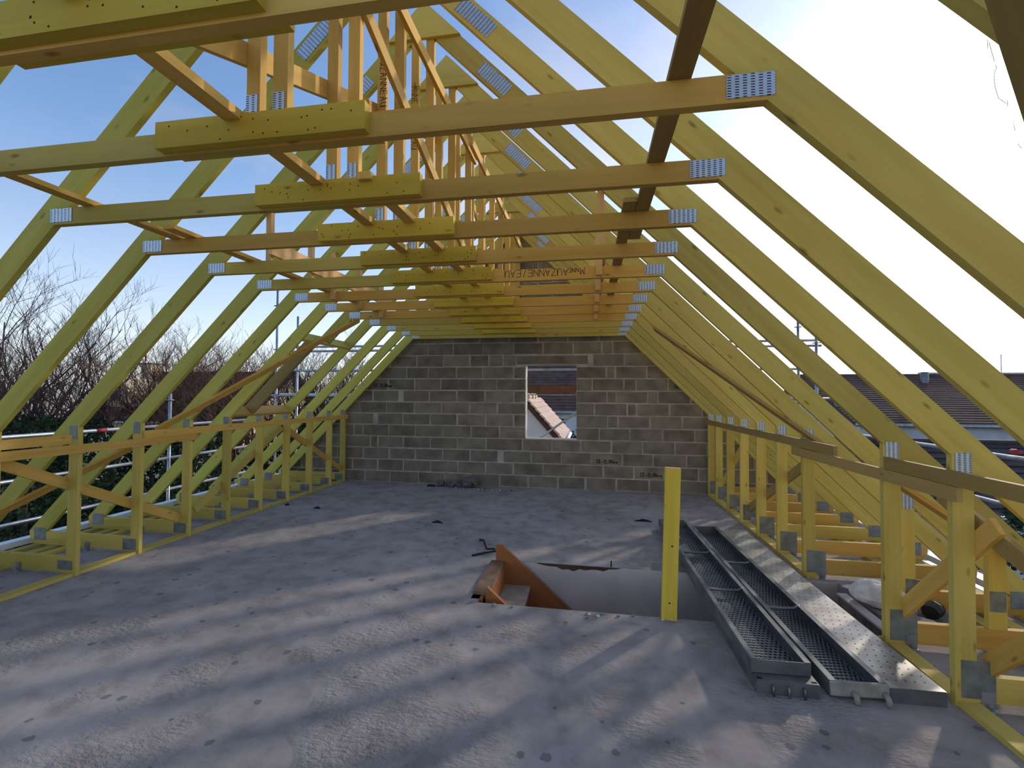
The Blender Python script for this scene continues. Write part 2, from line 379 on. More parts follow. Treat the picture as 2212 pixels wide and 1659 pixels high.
# ------------------------------------------------------------------ gable wall of concrete blocks
def clip(poly, a, b, c):                   # keep a*x+b*z<=c
    o = []
    for i in range(len(poly)):
        p, q = poly[i], poly[(i+1) % len(poly)]; dp, dq = a*p[0]+b*p[1]-c, a*q[0]+b*q[1]-c
        if dp <= 0: o.append(p)
        if dp*dq < 0: t = dp/(dp-dq); o.append((p[0]+t*(q[0]-p[0]), p[1]+t*(q[1]-p[1])))
    return o
RO = 4.475                                  # |x-XC|+z on the rafters' upper side
WX0, WX1, WZ0, WZ1 = -1.062, -0.205, .805, 2.045
def gable_poly(lo, hi, top):
    p = [lo, (hi[0], lo[1]), hi, (lo[0], hi[1])]
    p = clip(p, 1, 1, XC+top); p = clip(p, -1, 1, top-XC)
    return p
wall = empty('wall_gable', (XC, YW, 0)); tag(wall, 'gable wall of grey concrete blocks with a window opening', None, None, 'structure')
def wpiece(name, poly, y0, y1, mat, ax=(1, 0)):
    return prism(name, poly, y0, y1, ax, mat, wall)
XL, XR = XC-EX, XC+EX
for lo, hi in (((XL, 0), (WX0, 4.6)), ((WX1, 0), (XR, 4.6)), ((WX0, 0), (WX1, WZ0)), ((WX0, WZ1), (WX1, 4.6))):
    p = gable_poly(lo, hi, RO-.06)
    if len(p) > 2: wpiece('mortar', p, YW+.004, YW+.2, 'mortar')
c4 = 4.1475
JL = {0: [155, 385, 635, 870, 1110, 1365, 1620], 1: [45, 272, 503, 745, 990, 1238, 1490], 2: [140, 375, 610, 855, 1100, 1352, 1396, 1650],
      3: [205, 275, 503, 745, 985, 1245, 1570], 4: [60, 140, 370, 610, 855, 1105, 1365], 5: [0, 235, 266, 500, 740, 985, 1240, 1490],
      6: [115, 350, 600, 845, 1095, 1345], 7: [230, 464, 500, 735, 980, 1235, 1490], 8: [365, 605, 835, 1095, 1340],
      9: [530, 725, 975, 1215, 1490], 10: [625, 860, 1098, 1270, 1395, 1515], 11: [725, 950, 1215, 1490]}
JR = {0: [60, 340, 630, 900], 1: [220, 495, 770, 910, 1075], 2: [110, 390, 670, 965], 3: [15, 295, 575, 862, 1150], 4: [185, 455, 755, 1040],
      5: [260, 350, 640, 930], 6: [140, 435, 520, 815, 1110], 7: [255, 335, 620, 710], 8: [120, 405, 515, 800], 9: [245, 330, 610],
      10: [130], 11: [210, 305]}
CH = .2015
rb = random.Random(3)
for r in range(22):
    z0, z1 = r*CH, (r+1)*CH
    zc = (z0+z1)/2
    if r < 12:
        vy = 1059 - zc*124
        js = [atY(750+x/c4, vy, YW).x for x in JL[r]] + [atY(1250+x/c4, vy, YW).x for x in JR[r]]
    else:
        js = [XC + (i-.25+.5*(r % 2))*.497 for i in range(-4, 5)]
    js = sorted(js); x = js[0]
    while x > XL: x -= .497; js.insert(0, x)
    x = js[-1]
    while x < XR: x += .497; js.append(x)
    keep = [js[0]]
    for x in js[1:]:
        while x-keep[-1] > .70: keep.append(keep[-1]+.497)
        if x-keep[-1] > .03: keep.append(x)
    for a, b in zip(keep[:-1], keep[1:]):
        if b-a < .06: continue
        jt = rb.uniform(.008, .020); jb = rb.uniform(.008, .016)
        spans = [(a+jt, b-jt)]
        if z1 > WZ0+.02 and z0 < WZ1-.02:
            spans = [s for s in ((a+jt, min(b-jt, WX0-.002)), (max(a+jt, WX1+.002), b-jt)) if s[1]-s[0] > .05]
        if r == 10:                        # lintel course
            spans = [s for sp in spans for s in ((sp[0], min(sp[1], -1.20)), (max(sp[0], -.02), sp[1])) if s[1]-s[0] > .05]
        for x0, x1 in spans:
            p = gable_poly((x0, z0+jb), (x1, z1-jb), RO-.10)
            if len(p) > 2 and max(q[0] for q in p)-min(q[0] for q in p) > .07: wpiece('block', p, YW-.002-rb.random()*.004, YW+.06, 'block')
wpiece('lintel', [(-1.20, WZ1+.012), (-.03, WZ1+.012), (-.03, 2.19), (-1.20, 2.19)], YW-.006, YW+.06, 'block')
# light mortar on the window reveal
for lo, hi in (((WX0, WZ0), (WX0+.012, WZ1)), ((WX1-.004, WZ0), (WX1, WZ1)), ((WX0, WZ0), (WX1, WZ0+.012)), ((WX0, WZ1-.004), (WX1, WZ1))):
    prism('reveal', [lo, (hi[0], lo[1]), hi, (lo[0], hi[1])], YW+.002, YW+.2, (1, 0), 'jamb', wall)

# ------------------------------------------------------------------ handwriting and stamps as thin strokes
GL = {'A': [[(0, 0), (.5, 1), (1, 0)], [(.2, .4), (.8, .4)]], 'U': [[(0, 1), (.05, .2), (.45, 0), (.85, .2), (.95, 1)], [(.95, 1), (1, 0)]],
      'Z': [[(0, 1), (1, 1), (0, 0), (1, 0)]], 'N': [[(0, 0), (0, 1), (1, 0), (1, 1)]], 'E': [[(1, 1), (0, 1), (0, 0), (1, 0)], [(0, .5), (.8, .5)]],
      'M': [[(0, 0), (.1, 1), (.5, .35), (.9, 1), (1, 0)]], '/': [[(.2, 0), (.7, 1)]], ' ': [],
      'C': [[(1, .95), (.5, 1), (.1, .7), (.1, .3), (.5, 0), (1, .05)]], 'G': [[(1, .9), (.5, 1), (.1, .7), (.1, .3), (.5, 0), (1, .2), (1, .5), (.6, .5)]],
      '-': [[(0, .3), (1, .3)]], '2': [[(.1, .8), (.5, 1), (.9, .75), (.1, 0), (1, 0)]], 'L': [[(.1, 1), (.1, 0), (.9, 0)]], 'o': [[(.1, .25), (.5, .5), (.9, .25), (.5, 0), (.1, .25)]]}
def writing(text, org, xdir, ydir, cw, ch, sw, mat, parent, name='handwriting', gap=.32, sizes=None):
    X, Y = Vector(xdir).normalized(), Vector(ydir).normalized(); N = X.cross(Y); V, F = [], []; x = 0
    rr = random.Random(len(text))
    for i, c in enumerate(text):
        s = (sizes or {}).get(i, 1.0)
        for st in GL[c]:
            P = [X*(x+cw*s*a+rr.uniform(-1, 1)*cw*.04)+Y*(ch*s*b+rr.uniform(-1, 1)*ch*.04) for a, b in st]
            for p, q in zip(P[:-1], P[1:]):
                d = (q-p); 
                if d.length < 1e-6: continue
                n = N.cross(d).normalized()*sw/2; e = d.normalized()*sw*.4
                b = len(V); V += [p-e-n, q+e-n, q+e+n, p-e+n]; F.append((b, b+1, b+2, b+3))
        x += cw*s*(1+gap)
    return link(name, mesh(name, V, F), mat, parent, Matrix.Translation(org))
for u, v in ((1289, 1000), (1383, 1029), (808, 836), (1457, 838)):
    p = atY(u, v, YW-.0085); writing('CE-2LGNoo', p, (1, 0, 0), (0, 0, 1), .028, .055, .009, 'ink', wall, 'stamp', .35)

# ------------------------------------------------------------------ roof trusses
TH = .036
RI = 4.28
YK = [1.016+.55*k for k in range(12)] + [7.50]
ORD = ['nearest', 'second', 'third', 'fourth', 'fifth', 'sixth', 'seventh', 'eighth', 'ninth', 'tenth', 'eleventh', 'twelfth', 'last']
LAB = ['nearest yellow roof truss, its doubled collar beam crossing the top left corner',
       'second yellow roof truss from the camera, large pierced plate at right end of its collar',
       'third yellow roof truss from the camera, collar running between two pierced plates',
       'fourth yellow roof truss from the camera, marker letters down its left king post',
       'fifth yellow roof truss from the camera, at the near edge of the stair opening',
       'sixth yellow roof truss from the camera, upside-down marker writing on its collar',
       'seventh yellow roof truss from the camera, just past the stair opening',
       'eighth yellow roof truss from the camera, before the trimmed left rafter',
       'ninth yellow roof truss from the camera, its left rafter cut for a roof window',
       'tenth yellow roof truss from the camera, just past the trimmed left rafter',
       'eleventh yellow roof truss from the camera, third before the block gable wall',
       'twelfth yellow roof truss from the camera, next to last before the gable wall',
       'last yellow roof truss, tight against the concrete block gable wall']
TR = []
for k in range(13):
    Y = YK[k]; t = empty('roof_truss', (XC, Y, 0)); TR.append(t)
    tag(t, LAB[k], 'roof truss', 'timber roof trusses')
    y0, y1 = Y, Y+TH
    rk = random.Random(k*5+1)
    def P(name, pts, ax, mat, a=y0, b=y1): return prism(name, [(XC+x, z) for x, z in pts], a, b, ax, mat, t)
    def plate(cx, cz, w, h, ang, mat='plate', front=True):
        B = basis((math.cos(ang), 0, math.sin(ang)), (-math.sin(ang), 0, math.cos(ang)))
        key = ('pl', w, h, mat)
        if key not in CACHE:
            me = box_me('nail_plate', w, .003, h); me.materials.append(MAT[mat]); CACHE[key] = me
        return link('nail_plate', CACHE[key], None, t, Matrix.Translation((XC+cx, y0-.0012 if front else y1+.0012, cz)) @ B)
    for s in (-1, 1):
        rm = 'green' if s < 0 else 'yellow'  # left rafters: yellow timber with their greener light painted in
        full = [(0, RO), (0, RI), (s*(RI-.155), .155), (s*(RO-.155), .155)]
        if k == 8 and s < 0:               # rafter trimmed for the roof window
            zu, zl = 2.19, 1.27
            P('rafter', [(0, RO), (0, RI), (s*(RI-zu), zu), (s*(RO-zu), zu)], (s, -1), rm)
            P('rafter', [(s*(RO-zl), zl), (s*(RI-zl), zl), (s*(RI-.155), .155), (s*(RO-.155), .155)], (s, -1), rm)
        else: P('rafter', full, (s, -1), rm)
        # collar half
        cz0, cz1 = 2.495, 2.59
        cmat = rk.choice(['orange', 'orange', 'yellow']) if (s > 0 or rk.random() < .45) else 'yellow'
        if k in (1, 2) and s < 0: cmat = 'yellow'
        if k in (2, 3, 4, 5, 6) and s > 0: cmat = 'orange'
        P('collar', [(0, cz0), (s*(RI-cz0), cz0), (s*(RI-cz1), cz1), (0, cz1)], (s, 0), cmat)
        for fr in (True, False): plate(s*1.735, 2.547, .148, .077, 0, 'plate', fr)
        # king post
        kx = (-.10, -.042) if s < 0 else (.014, .076)
        P('king_post', [(kx[0], 2.59), (kx[1], 2.59), (kx[1], RI-abs(kx[1])), (kx[0], RI-abs(kx[0]))], (0, 1), 'orange')
        plate(sum(kx)/2-.004, 2.655, .05, .10, 0)
        # rafter splice plate near the ridge
        d = .535; a = -s*math.pi/4
        plate(s*d, (RO+RI)/2-d, .29, .095, a)
        if k == 5 and s > 0:               # foot moved outwards beside the stair opening
            pi, po = 2.225-XC, 2.315-XC
        else: pi, po = 3.03, 3.125
        P('knee_post', [(s*pi, 0), (s*po, 0), (s*po, RI-po), (s*pi, RI-pi)], (0, 1), 'yellow')
        P('bottom_chord', [(s*po, .028), (s*4.27, .028), (s*4.31, .07), (s*(RO-.155), .155), (s*po, .155)], (s, 0), 'yellow' if s < 0 else rk.choice(['orange', 'yellow', 'orange']))
        plate(s*((pi+po)/2+.003), RI-pi-.045, .073, .112, math.pi/2 if False else 0, 'plate' if s > 0 else 'film')
        if s > 0: plate(s*(pi+.10), .138, .148, .185, 0, 'film')
        else: plate(s*(pi+.105), .088, .15, .075 if k < 5 else .105, 0, 'film')
        plate(s*4.19, .13, .14, .12, 0, 'film')
    # doubler boards on both faces of the collar
    if 0 <= k <= 11:
        ln = (-.475, .415) if k < 10 else (-.45, .40)
        for a, b in ((y0-TH, y0), (y1, y1+TH)):
            sh = 0 if a < y0 else .03
            P('collar_doubler', [(ln[0]+sh, 2.508), (ln[1]+sh, 2.508), (ln[1]+sh, 2.614), (ln[0]+sh, 2.614)], (1, 0), 'bright', a, b)
    # ridge gusset
    P('ridge_gusset', [(0, RO), (.28, RO-.28), (-.28, RO-.28)], (1, 0), 'yellow', y0-.027, y0)
    if k == 4:                             # second short post next to the stair opening
        P('knee_post', [(2.362-XC, .155), (2.458-XC, .155), (2.458-XC, RI-2.458+XC), (2.362-XC, RI-2.362+XC)], (0, 1), 'yellow')
        plate(2.41-XC, .32, .085, .12, 0, 'film')
    # hangers beside the collar
    hz_top = 2.93
    if 4 <= k <= 8:
        hx = (-2.547, -2.503) if k < 6 else (-2.612, -2.567)
        hb_ = (y0-.04, y0, 2.508) if k >= 6 else (y1, y1+.04, 2.56)
        P('hanger', [(hx[0]-XC, hb_[2]), (hx[1]-XC, hb_[2]), (hx[1]-XC, 3.0), (hx[0]-XC, 2.955)], (0, 1), 'pale', hb_[0], hb_[1])
    if 4 <= k <= 9:
        hb_ = (y0-.04, y0, 2.512) if k >= 5 else (y1, y1+.04, 2.56)
        P('hanger', [(.052-XC, hb_[2]), (.100-XC, hb_[2]), (.100-XC, 2.96), (.052-XC, 3.0)], (0, 1), 'pale', hb_[0], hb_[1])
    # nail heads on the doubler: small dark dots joined into one part
    if 0 <= k <= 11:
        bx = []
        for i in range(18 if k < 8 else 10):
            x = rk.uniform(-.45, .39)+XC; z = rk.uniform(2.52, 2.60); q = .0032 if k > 2 else .0026
            bx.append(((x-q, y0-TH-.0008, z-q), (x+q, y0-TH+.001, z+q)))
        me = boxes_me('nail_heads', [(Vector(a)-Vector((XC, Y, 0)), Vector(b)-Vector((XC, Y, 0))) for a, b in bx])
        o = link('nail_heads', me, 'ink', t, Matrix.Translation((XC, Y, 0))); o['kind'] = 'stuff'
# marker writing
writing('AUZANNEAU', (atY(839, 118, YK[3]-.001)), (0, 0, -1), (1, 0, 0), .026, .046, .0035, 'ink', TR[3], 'handwriting', .45).location.x += -.053
writing('MNNE AUZANNEAU', (atY(903, 186, YK[4]-.001)), (0, 0, -1), (1, 0, 0), .024, .044, .0035, 'ink', TR[4], 'handwriting', .45).location.x += -.048
writing('MNNEAUZANNE/EAU', atY(1263, 578, YK[5]-.001), (-1, 0, 0), (0, 0, -1), .036, .056, .0042, 'inkp', TR[5], 'handwriting', .36, {1: .6, 2: .6, 3: .6})

# ------------------------------------------------------------------ loose boards fixed across the trusses
def brd(name, p0, p1, w, t, nrm, mat, label, cat='board', group=None):
    o = board(name, p0, p1, w, t, nrm, mat); tag(o, label, cat, group); return o
G1 = 'bracing boards lying on the collars'
zt = 2.59+.014
brd('bracing_board', (.293, .2, zt), (.293, 3.15, zt), .075, .026, (0, 0, 1), 'brown', 'dark brown board lying along the collars at the right, nearest length', 'board', G1)
brd('bracing_board', (.217, 2.53, zt), (.217, 5.95, zt), .072, .026, (0, 0, 1), 'brown', 'brown board overlapping the right collar board, farther length', 'board', G1)
brd('bracing_board', (-2.775, 1.1, zt), (-2.775, 2.97, zt), .078, .026, (0, 0, 1), 'orange', 'narrow board lying on the left ends of the nearer collars', 'board', G1)
brd('bracing_board', (-2.655, 2.50, zt), (-2.655, 5.60, zt), .085, .026, (0, 0, 1), 'orange', 'board lying on the left ends of the farther collars', 'board', G1)
brd('bracing_board', (-1.352, .5, zt+.0045), (-1.352, 7.4, zt+.0045), .07, .036, (0, 0, 1), 'orange', 'long board lying on the collars just left of the king posts', 'board', G1)
brd('bracing_board', (-1.085, 2.055, zt+.0045), (-1.085, 7.4, zt+.0045), .07, .036, (0, 0, 1), 'orange', 'long board lying on the collars just right of the king posts', 'board', G1)
G2 = 'braces fixed to the king posts'
xk = XC+.076+.014
brd('king_post_brace', (xk, 1.02, 3.885), (xk, 4.70, 2.641), .085, .026, (1, 0, 0), 'orange', 'sloping brace descending away along the right side of the king posts', 'board', G2)
brd('ridge_rail', (xk, 1.5, 3.89), (xk, 4.42, 3.89), .085, .026, (1, 0, 0), 'orange', 'level rail high on the king posts under the ridge, near length', 'board', G2)
brd('ridge_rail', (xk+.027, 4.15, 3.94), (xk+.027, 7.45, 3.94), .085, .026, (1, 0, 0), 'orange', 'level rail high on the king posts under the ridge, far length', 'board', G2)
xk2 = XC-.10-.014
brd('king_post_brace', (xk2, 1.13, 2.692), (xk2, 3.9, 3.84), .085, .026, (1, 0, 0), 'orange', 'sloping brace rising away along the left side of the king posts', 'board', G2)
brd('king_post_brace', (xk2, 4.9, 3.86), (xk2, 7.3, 2.70), .085, .026, (1, 0, 0), 'orange', 'farther brace descending towards the gable left of the king posts', 'board', G2)
brd('hanger_rail', (-2.485, 3.22, 2.70), (-2.485, 5.45, 2.70), .12, .03, (1, 0, 0), 'pale', 'pale board on edge along the left hangers above the collars', 'board', 'rails along the hangers')
brd('hanger_rail', (.115, 3.70, 2.70), (.115, 6.0, 2.70), .10, .028, (1, 0, 0), 'pale', 'pale board on edge along the right hangers above the collars', 'board', 'rails along the hangers')
G3 = 'rails nailed along the knee posts'
xl = XC-3.03+.0135; xr = XC+3.03-.0135
for (x, a, b, zc, lab, m) in ((xl, .9, 3.146, 1.155, 'short upper rail on the left knee posts, ending before the fifth truss', 'orange'),
        (xl, .9, 4.387, 1.068, 'lower rail on the nearer left knee posts', 'orange'),
        (xl, 3.78, 7.55, 1.140, 'upper rail on the left knee posts running to the gable wall', 'orange'),
        (xr, 3.75, 7.55, 1.140, 'upper rail on the right knee posts running to the gable wall', 'brown'),
        (xr, 2.60, 4.472, 1.062, 'lower rail on the right knee posts spanning the stair opening', 'brown'),
        (xr, .9, 3.167, 1.138, 'upper rail on the nearest right knee posts', 'brown')):
    brd('knee_rail', (x, a, zc), (x, b, zc), .073, .026, (1, 0, 0), m, lab, 'rail', G3)
G4 = 'diagonal braces behind the knee posts'
xbl = XC-3.125-.0135; xbr = XC+3.125+.0135
for (x, ya, za, yb, zb, lab, m) in ((xbl, 2.45, 1.17, 4.42, .135, 'brace behind the left knee posts falling away from the camera', 'orange'),
        (xbl, 4.50, .235, 5.95, 1.06, 'brace behind the left knee posts rising away from the camera', 'yellow'),
        (xbl, 6.05, 1.03, 7.54, .22, 'brace behind the left knee posts nearest the gable wall', 'orange'),
        (xbr, 4.45, .965, 6.0, .18, 'brown brace behind the right knee posts past the stair opening', 'brown'),
        (xbr, 6.1, 1.0, 7.2, .20, 'brace behind the right knee posts nearest the gable wall', 'yellow'),
        (xbr+.027, 1.9, .575, 2.95, 1.0, 'brace top of the nearest right knee posts', 'brown'),
        (xbr, 3.24, .22, 2.55, .93, 'brace rising towards the camera from the fifth right knee post', 'orange'),
        (xbr+.055, 2.69, .20, 2.0, .90, 'brace rising towards the camera from the fourth right knee post', 'orange')):
    brd('knee_brace', (x, ya, za), (x, yb, zb), .088, .026, (1, 0, 0), m, lab, 'brace', G4)
G5 = 'wind braces nailed under the rafters'
def under(x, y, s, off=.0135):
    d = abs(x-XC); q = off/math.sqrt(2); return (x-s*q, y, RI-d-q)
for (xa, ya, xb, yb, s, lab, m) in ((.74, 5.42, 1.93, 4.16, 1, 'wind brace under the far right rafters descending towards the camera', 'brown'),
        (.60, .799, 1.50, 1.524, 1, 'dark wind brace under the nearest right rafter in the top right corner', 'brown'),
        (2.05, 3.65, 2.9, 2.6, 1, 'low wind brace under the right rafters behind the knee posts', 'orange'),
        (-4.33, 3.98, -2.98, 5.56, -1, 'wind brace under the left rafters rising to the ninth collar', 'orange'),
        (-5.02, 3.10, -4.45, 3.93, -1, 'low wind brace under the left rafters behind the knee posts', 'orange')):
    brd('wind_brace', under(xa, ya, s), under(xb, yb, s), .10 if xa != .60 else .105, .026, (s, 0, 1), m, lab, 'brace', G5)
# hanging wood fibres on the dark wind brace
fb = empty('wood_fibre', (.80, 1.05, 2.24)); tag(fb, 'thin wood fibres hanging from the edge of the dark wind brace', 'fibre')
for (pts) in ([(2133, 85), (2134, 105)], [(2137, 92), (2143, 115), (2148, 132)], [(2151, 140), (2153, 150)], [(2150, 150), (2147, 168), (2150, 190), (2157, 212), (2173, 223)], [(2176, 215), (2177, 230)], [(2190, 258), (2190, 270), (2193, 283)], [(2199, 310), (2202, 316), (2208, 320)]):
    tube('fibre', [atY(u, v, 1.09) for u, v in pts], .0006, 'brown', fb, 5)

# roof window trimmers on the left slope
def trim(name, xa, z, lab):
    s = -1; q = (RO-RI)/2/math.sqrt(2)
    cxz = Vector((xa, 0, RI-abs(xa-XC))) + Vector((s, 0, 1)).normalized()*.069
    brd(name, (cxz.x, YK[7]+TH, cxz.z), (cxz.x, YK[9], cxz.z), .036, .138, (s, 0, 1), 'green' if z else 'orange', lab, 'trimmer', 'roof window trimmers')  # upper header shares the left rafters' painted light tint
trim('roof_window_header', -3.33, 1, 'upper header board between two left rafters for a roof window')
trim('roof_window_header', -4.235, 0, 'lower header board between two left rafters for a roof window')
tw = prism('trimmer_rafter', [(x-q, RI+x-XC+q) for x, q in ((-4.215, 0), (-3.365, 0), (-3.365, .0975), (-4.215, .0975))], 5.19, 5.226, (1, 1), 'brown', None)
tag(tw, 'brown rafter length set between the two roof window headers', 'trimmer', 'roof window trimmers')

# wall plates along the slab edges
G6 = 'wall plates under the truss feet'
for s, side in ((-1, 'left'), (1, 'right')):
    segs = [(-1.0, 7.55)] if s < 0 else [(-1.0, 3.30), (4.29, 7.55)]
    for (a, b) in segs:
        x = XC+s*3.09
        where = ' ' if s < 0 else (' nearest, ' if a < 0 else ' farther, ')
        brd('wall_plate', (x, a, .013), (x, b, .013), .095, .026, (0, 0, 1), 'yellow', 'thin wall plate under the %s knee posts%s' % (side, '' if s < 0 else (', before the stair opening' if a < 0 else ', past the stair opening')), 'wall plate', G6)
    for i, dx in enumerate((3.85, 4.01, 4.22)):
        x = XC+s*dx; h = .026 if i < 2 else .028
        brd('wall_plate', (x, -1.0, h/2), (x, 7.55, h/2), .085, h, (0, 0, 1), 'yellow', ['inner of the three wall plates under the %s truss feet', 'middle wall plate under the %s truss feet', 'outermost wall plate under the %s truss feet'][i] % side, 'wall plate', G6)
    # metal anchors
    for k in range(3, 13):
        if s > 0 and k == 5: continue
        x = XC+s*(3.62 if s < 0 else 3.17); y = YK[k]-.03
        a = empty('anchor_bracket', (x, y, .026 if s < 0 else 0)); z0 = 0 if s < 0 else .0
        tag(a, 'small galvanised angle bracket at the foot of the %s %s truss' % (ORD[k], side) if k < 12 else 'small galvanised angle bracket at the foot of the last %s truss' % side, 'bracket', 'truss anchor brackets')
        slab('flange', (x-.03, y-.012, 0), (x+.03, y+.028, .004), 'galv', a); slab('flange', (x-.03, y+.024, .004), (x+.03, y+.0285, .085), 'galv', a)
        tube('bolt', [(x, y+.008, .004), (x, y+.008, .03)], .008, 'galv', a, 6, False)

# ------------------------------------------------------------------ stair opening: post and staircase
po = empty('guard_post', (.538, OY0-.018, 0)); tag(po, 'single yellow timber post standing on the near edge of the stair opening', 'post')
me = prism('shaft', [(.487, -.12), (.588, -.12), (.622, 1.035), (.521, 1.04)], OY0-.036, OY0, (.034, 1), 'bright', po)
prism('end_grain', [(.521, 1.04), (.622, 1.035), (.622, 1.041), (.521, 1.046)], OY0-.036, OY0, (1, 0), 'pale', po)
for u, v in ((1452, 1180), (1446, 1303)):
    p = atY(u, v, OY0-.0365); tube('screw', [p, p+Vector((0, -.002, 0))], .006, 'ink', po, 8, False)
st = empty('staircase', (OX0, OY0, 0)); tag(st, 'orange wooden staircase going down into the floor opening', 'staircase')
def sprism(name, pts, a, b, ax, mat, par=st): return prism(name, pts, a, b, ax, mat, par)
sl_ = -.535/.62
sprism('stringer', [(-.845, .02), (-.845, .155), (-.785, .158), (1.4, .158+2.185*sl_), (1.4, -.40+2.185*sl_), (-.80, -.36)], OY1-.075, OY1-.04, (1, sl_), 'stair')
sprism('stringer', [(-.78, -.02), (-.765, .075), (1.4, .075+2.165*sl_), (1.4, -.35+2.165*sl_), (-.78, -.36)], OY0+.095, OY0+.13, (1, sl_), 'stair')
slab('landing_nosing', (-.885, OY0+.13, -.03), (-.765, OY1-.075, .022), 'nosing', st)
slab('landing_edge', (-.885, OY0+.06, -.035), (-.80, OY0+.13, .0), 'stair', st)
for i in range(9):
    x = -.775+.215*i; z = -.19-.186*i
    slab('tread', (x, OY0+.13, z-.03), (x+.25, OY1-.075, z), 'tread', st)
    slab('riser', (x-.004, OY0+.13, z), (x+.016, OY1-.075, z+.16), 'stair', st)

# ------------------------------------------------------------------ steel scaffold decks lying on the floor
def pattern(name, n_u, n_v, x0, x1, y0, y1, z, su, sv, mat, par, mw, stagger=True, h=.002, cap=300):
    """small raised or dark marks in rows, joined"""
    V, F = [], []
    for j in range(n_v):
        y = y0+(y1-y0)*(j+.5)/n_v
        for i in range(n_u):
            x = x0+(x1-x0)*(i+.5+(.25 if stagger and j % 2 else -.25 if stagger else 0))/n_u
            b = len(V); V += [(x-su, y, z), (x, y-sv, z), (x+su, y, z), (x, y+sv, z), (x, y, z+h)]
            F += [(b, b+1, b+4), (b+1, b+2, b+4), (b+2, b+3, b+4), (b+3, b, b+4)]
    o = link(name, mesh(name, V, F), mat, par, mw); o['kind'] = 'stuff'; return o
def deck(label, near, far, w, z, upside, tilt=0, mat='deckdark', hookmat='rust', rungs=(), hh=.07):
    near, far = Vector(near), Vector(far); d = far-near; ln = d.length
    x = Vector((d.y, -d.x, 0)).normalized()
    mw = Matrix.Translation(near+Vector((0, 0, z))) @ basis(x, (0, 0, 1)) @ Matrix.Rotation(tilt, 4, 'Y')
    t = empty('scaffold_deck', (near.x, near.y, z)); tag(t, label, 'scaffold deck', 'steel scaffold decks on the floor')
    def B(name, bxs, m): return link(name, boxes_me(name, bxs), m, t, mw)
    h = hh; hw = w/2
    if upside:
        B('plate', [((-hw+.002, 0, .0), (hw-.002, ln, .004))], mat)
        for s in (-1, 1):
            B('side_rail', [((s*hw-.002, 0, 0), (s*hw+.002, ln, h)), (tuple(sorted((s*hw, s*hw-s*.030))[0:1])+(0, h-.004), tuple(sorted((s*hw, s*hw-s*.030))[1:])+(ln, h))], mat)
        B('end_cap', [((-hw, -.003, 0), (hw, .003, h-.002))], mat); B('end_cap', [((-hw, ln-.003, 0), (hw, ln+.003, h-.002))], mat)
        pattern('punched_dimples', 9, 92, -hw+.03, hw-.03, .05, ln-.05, .0045, .0115, .011, 'hole', t, mw, True, .0002)
        pattern('raised_dimples', 9, 92, -hw+.03+.014, hw-.03+.014, .05, ln-.05, .0042, .008, .0075, mat, t, mw, True, .006)
        for q in rungs:
            V, F = [], []; tube_geo(V, F, [(-hw+.01, q*ln, h-.006), (-hw+.05, q*ln, h-.022), (0, q*ln, h-.026), (hw-.05, q*ln, h-.022), (hw-.01, q*ln, h-.006)], .011, 8)
            link('cross_tube', mesh('cross_tube', V, F, True), mat, t, mw)
    else:
        B('plate', [((-hw, 0, h-.004), (hw, ln, h))], mat)
        for s in (-1, 1): B('side_rail', [((s*hw-.002, 0, 0), (s*hw+.002, ln, h-.004))], mat)
        B('end_cap', [((-hw, -.003, 0), (hw, .003, h-.003))], 'deckdark'); B('end_cap', [((-hw, ln-.003, 0), (hw, ln+.003, h-.003))], 'deckdark')
        pattern('punched_holes', 5, 46, -hw+.02, hw-.02, .04, ln-.04, h+.0004, .006, .0055, 'hole', t, mw, True, .0002)
    return t, mw, ln
d0 = deck('lowest steel deck under the left stack, its hooked end towards the camera', (1.010, 2.60, 0), (.965, 5.60, 0), .30, 0, False, 0, 'deckdark')
d1 = deck('upturned steel deck on top of the left stack with two cross tubes', (1.0, 2.665, 0), (.925, 5.45, 0), .296, .073, True, 0, 'deckdark', rungs=(.34, .63))
d2 = deck('tilted upturned steel deck in the middle with a cement-coated end', (1.352, 2.63, 0), (1.257, 5.42, 0), .262, .012, True, -.03, 'deckdark', rungs=(.31, .62), hh=.08)
d3 = deck('pale perforated steel deck lying face up beside the right knee posts', (1.625, 2.64, 0), (1.545, 5.42, 0), .262, 0, False, 0, 'decklight', hh=.075)
for (t, mw, ln), zz, m, hk in ((d0, .0, 'deckdark', (-.075, .0, .075)), (d2, 0, 'rust', (-.03, .115))):
    for x in hk:
        if m == 'rust':
            V, F = [], []; tube_geo(V, F, [(x, 0, .03), (x, -.03, .03), (x, -.045, .02), (x, -.045, -.005)], .014, 8)
        else:
            V, F = [], []; tube_geo(V, F, [(x, 0, .05), (x, -.016, .045), (x, -.018, .004)], .007, 6)
        link('hook', mesh('hook', V, F, True), m, t, mw)
link('end_bar', boxes_me('end_bar', [((-.136, -.014, .012), (.136, -.002, .078))]), 'rust', d2[0], d2[1])
# small cast rectangles: slots on the end of the lowest deck
link('slot', boxes_me('slot', [((-.145, .01, .0702), (-.12, .025, .0708)), ((.12, .01, .0702), (.145, .025, .0708))]), 'hole', d0[0], d0[1])

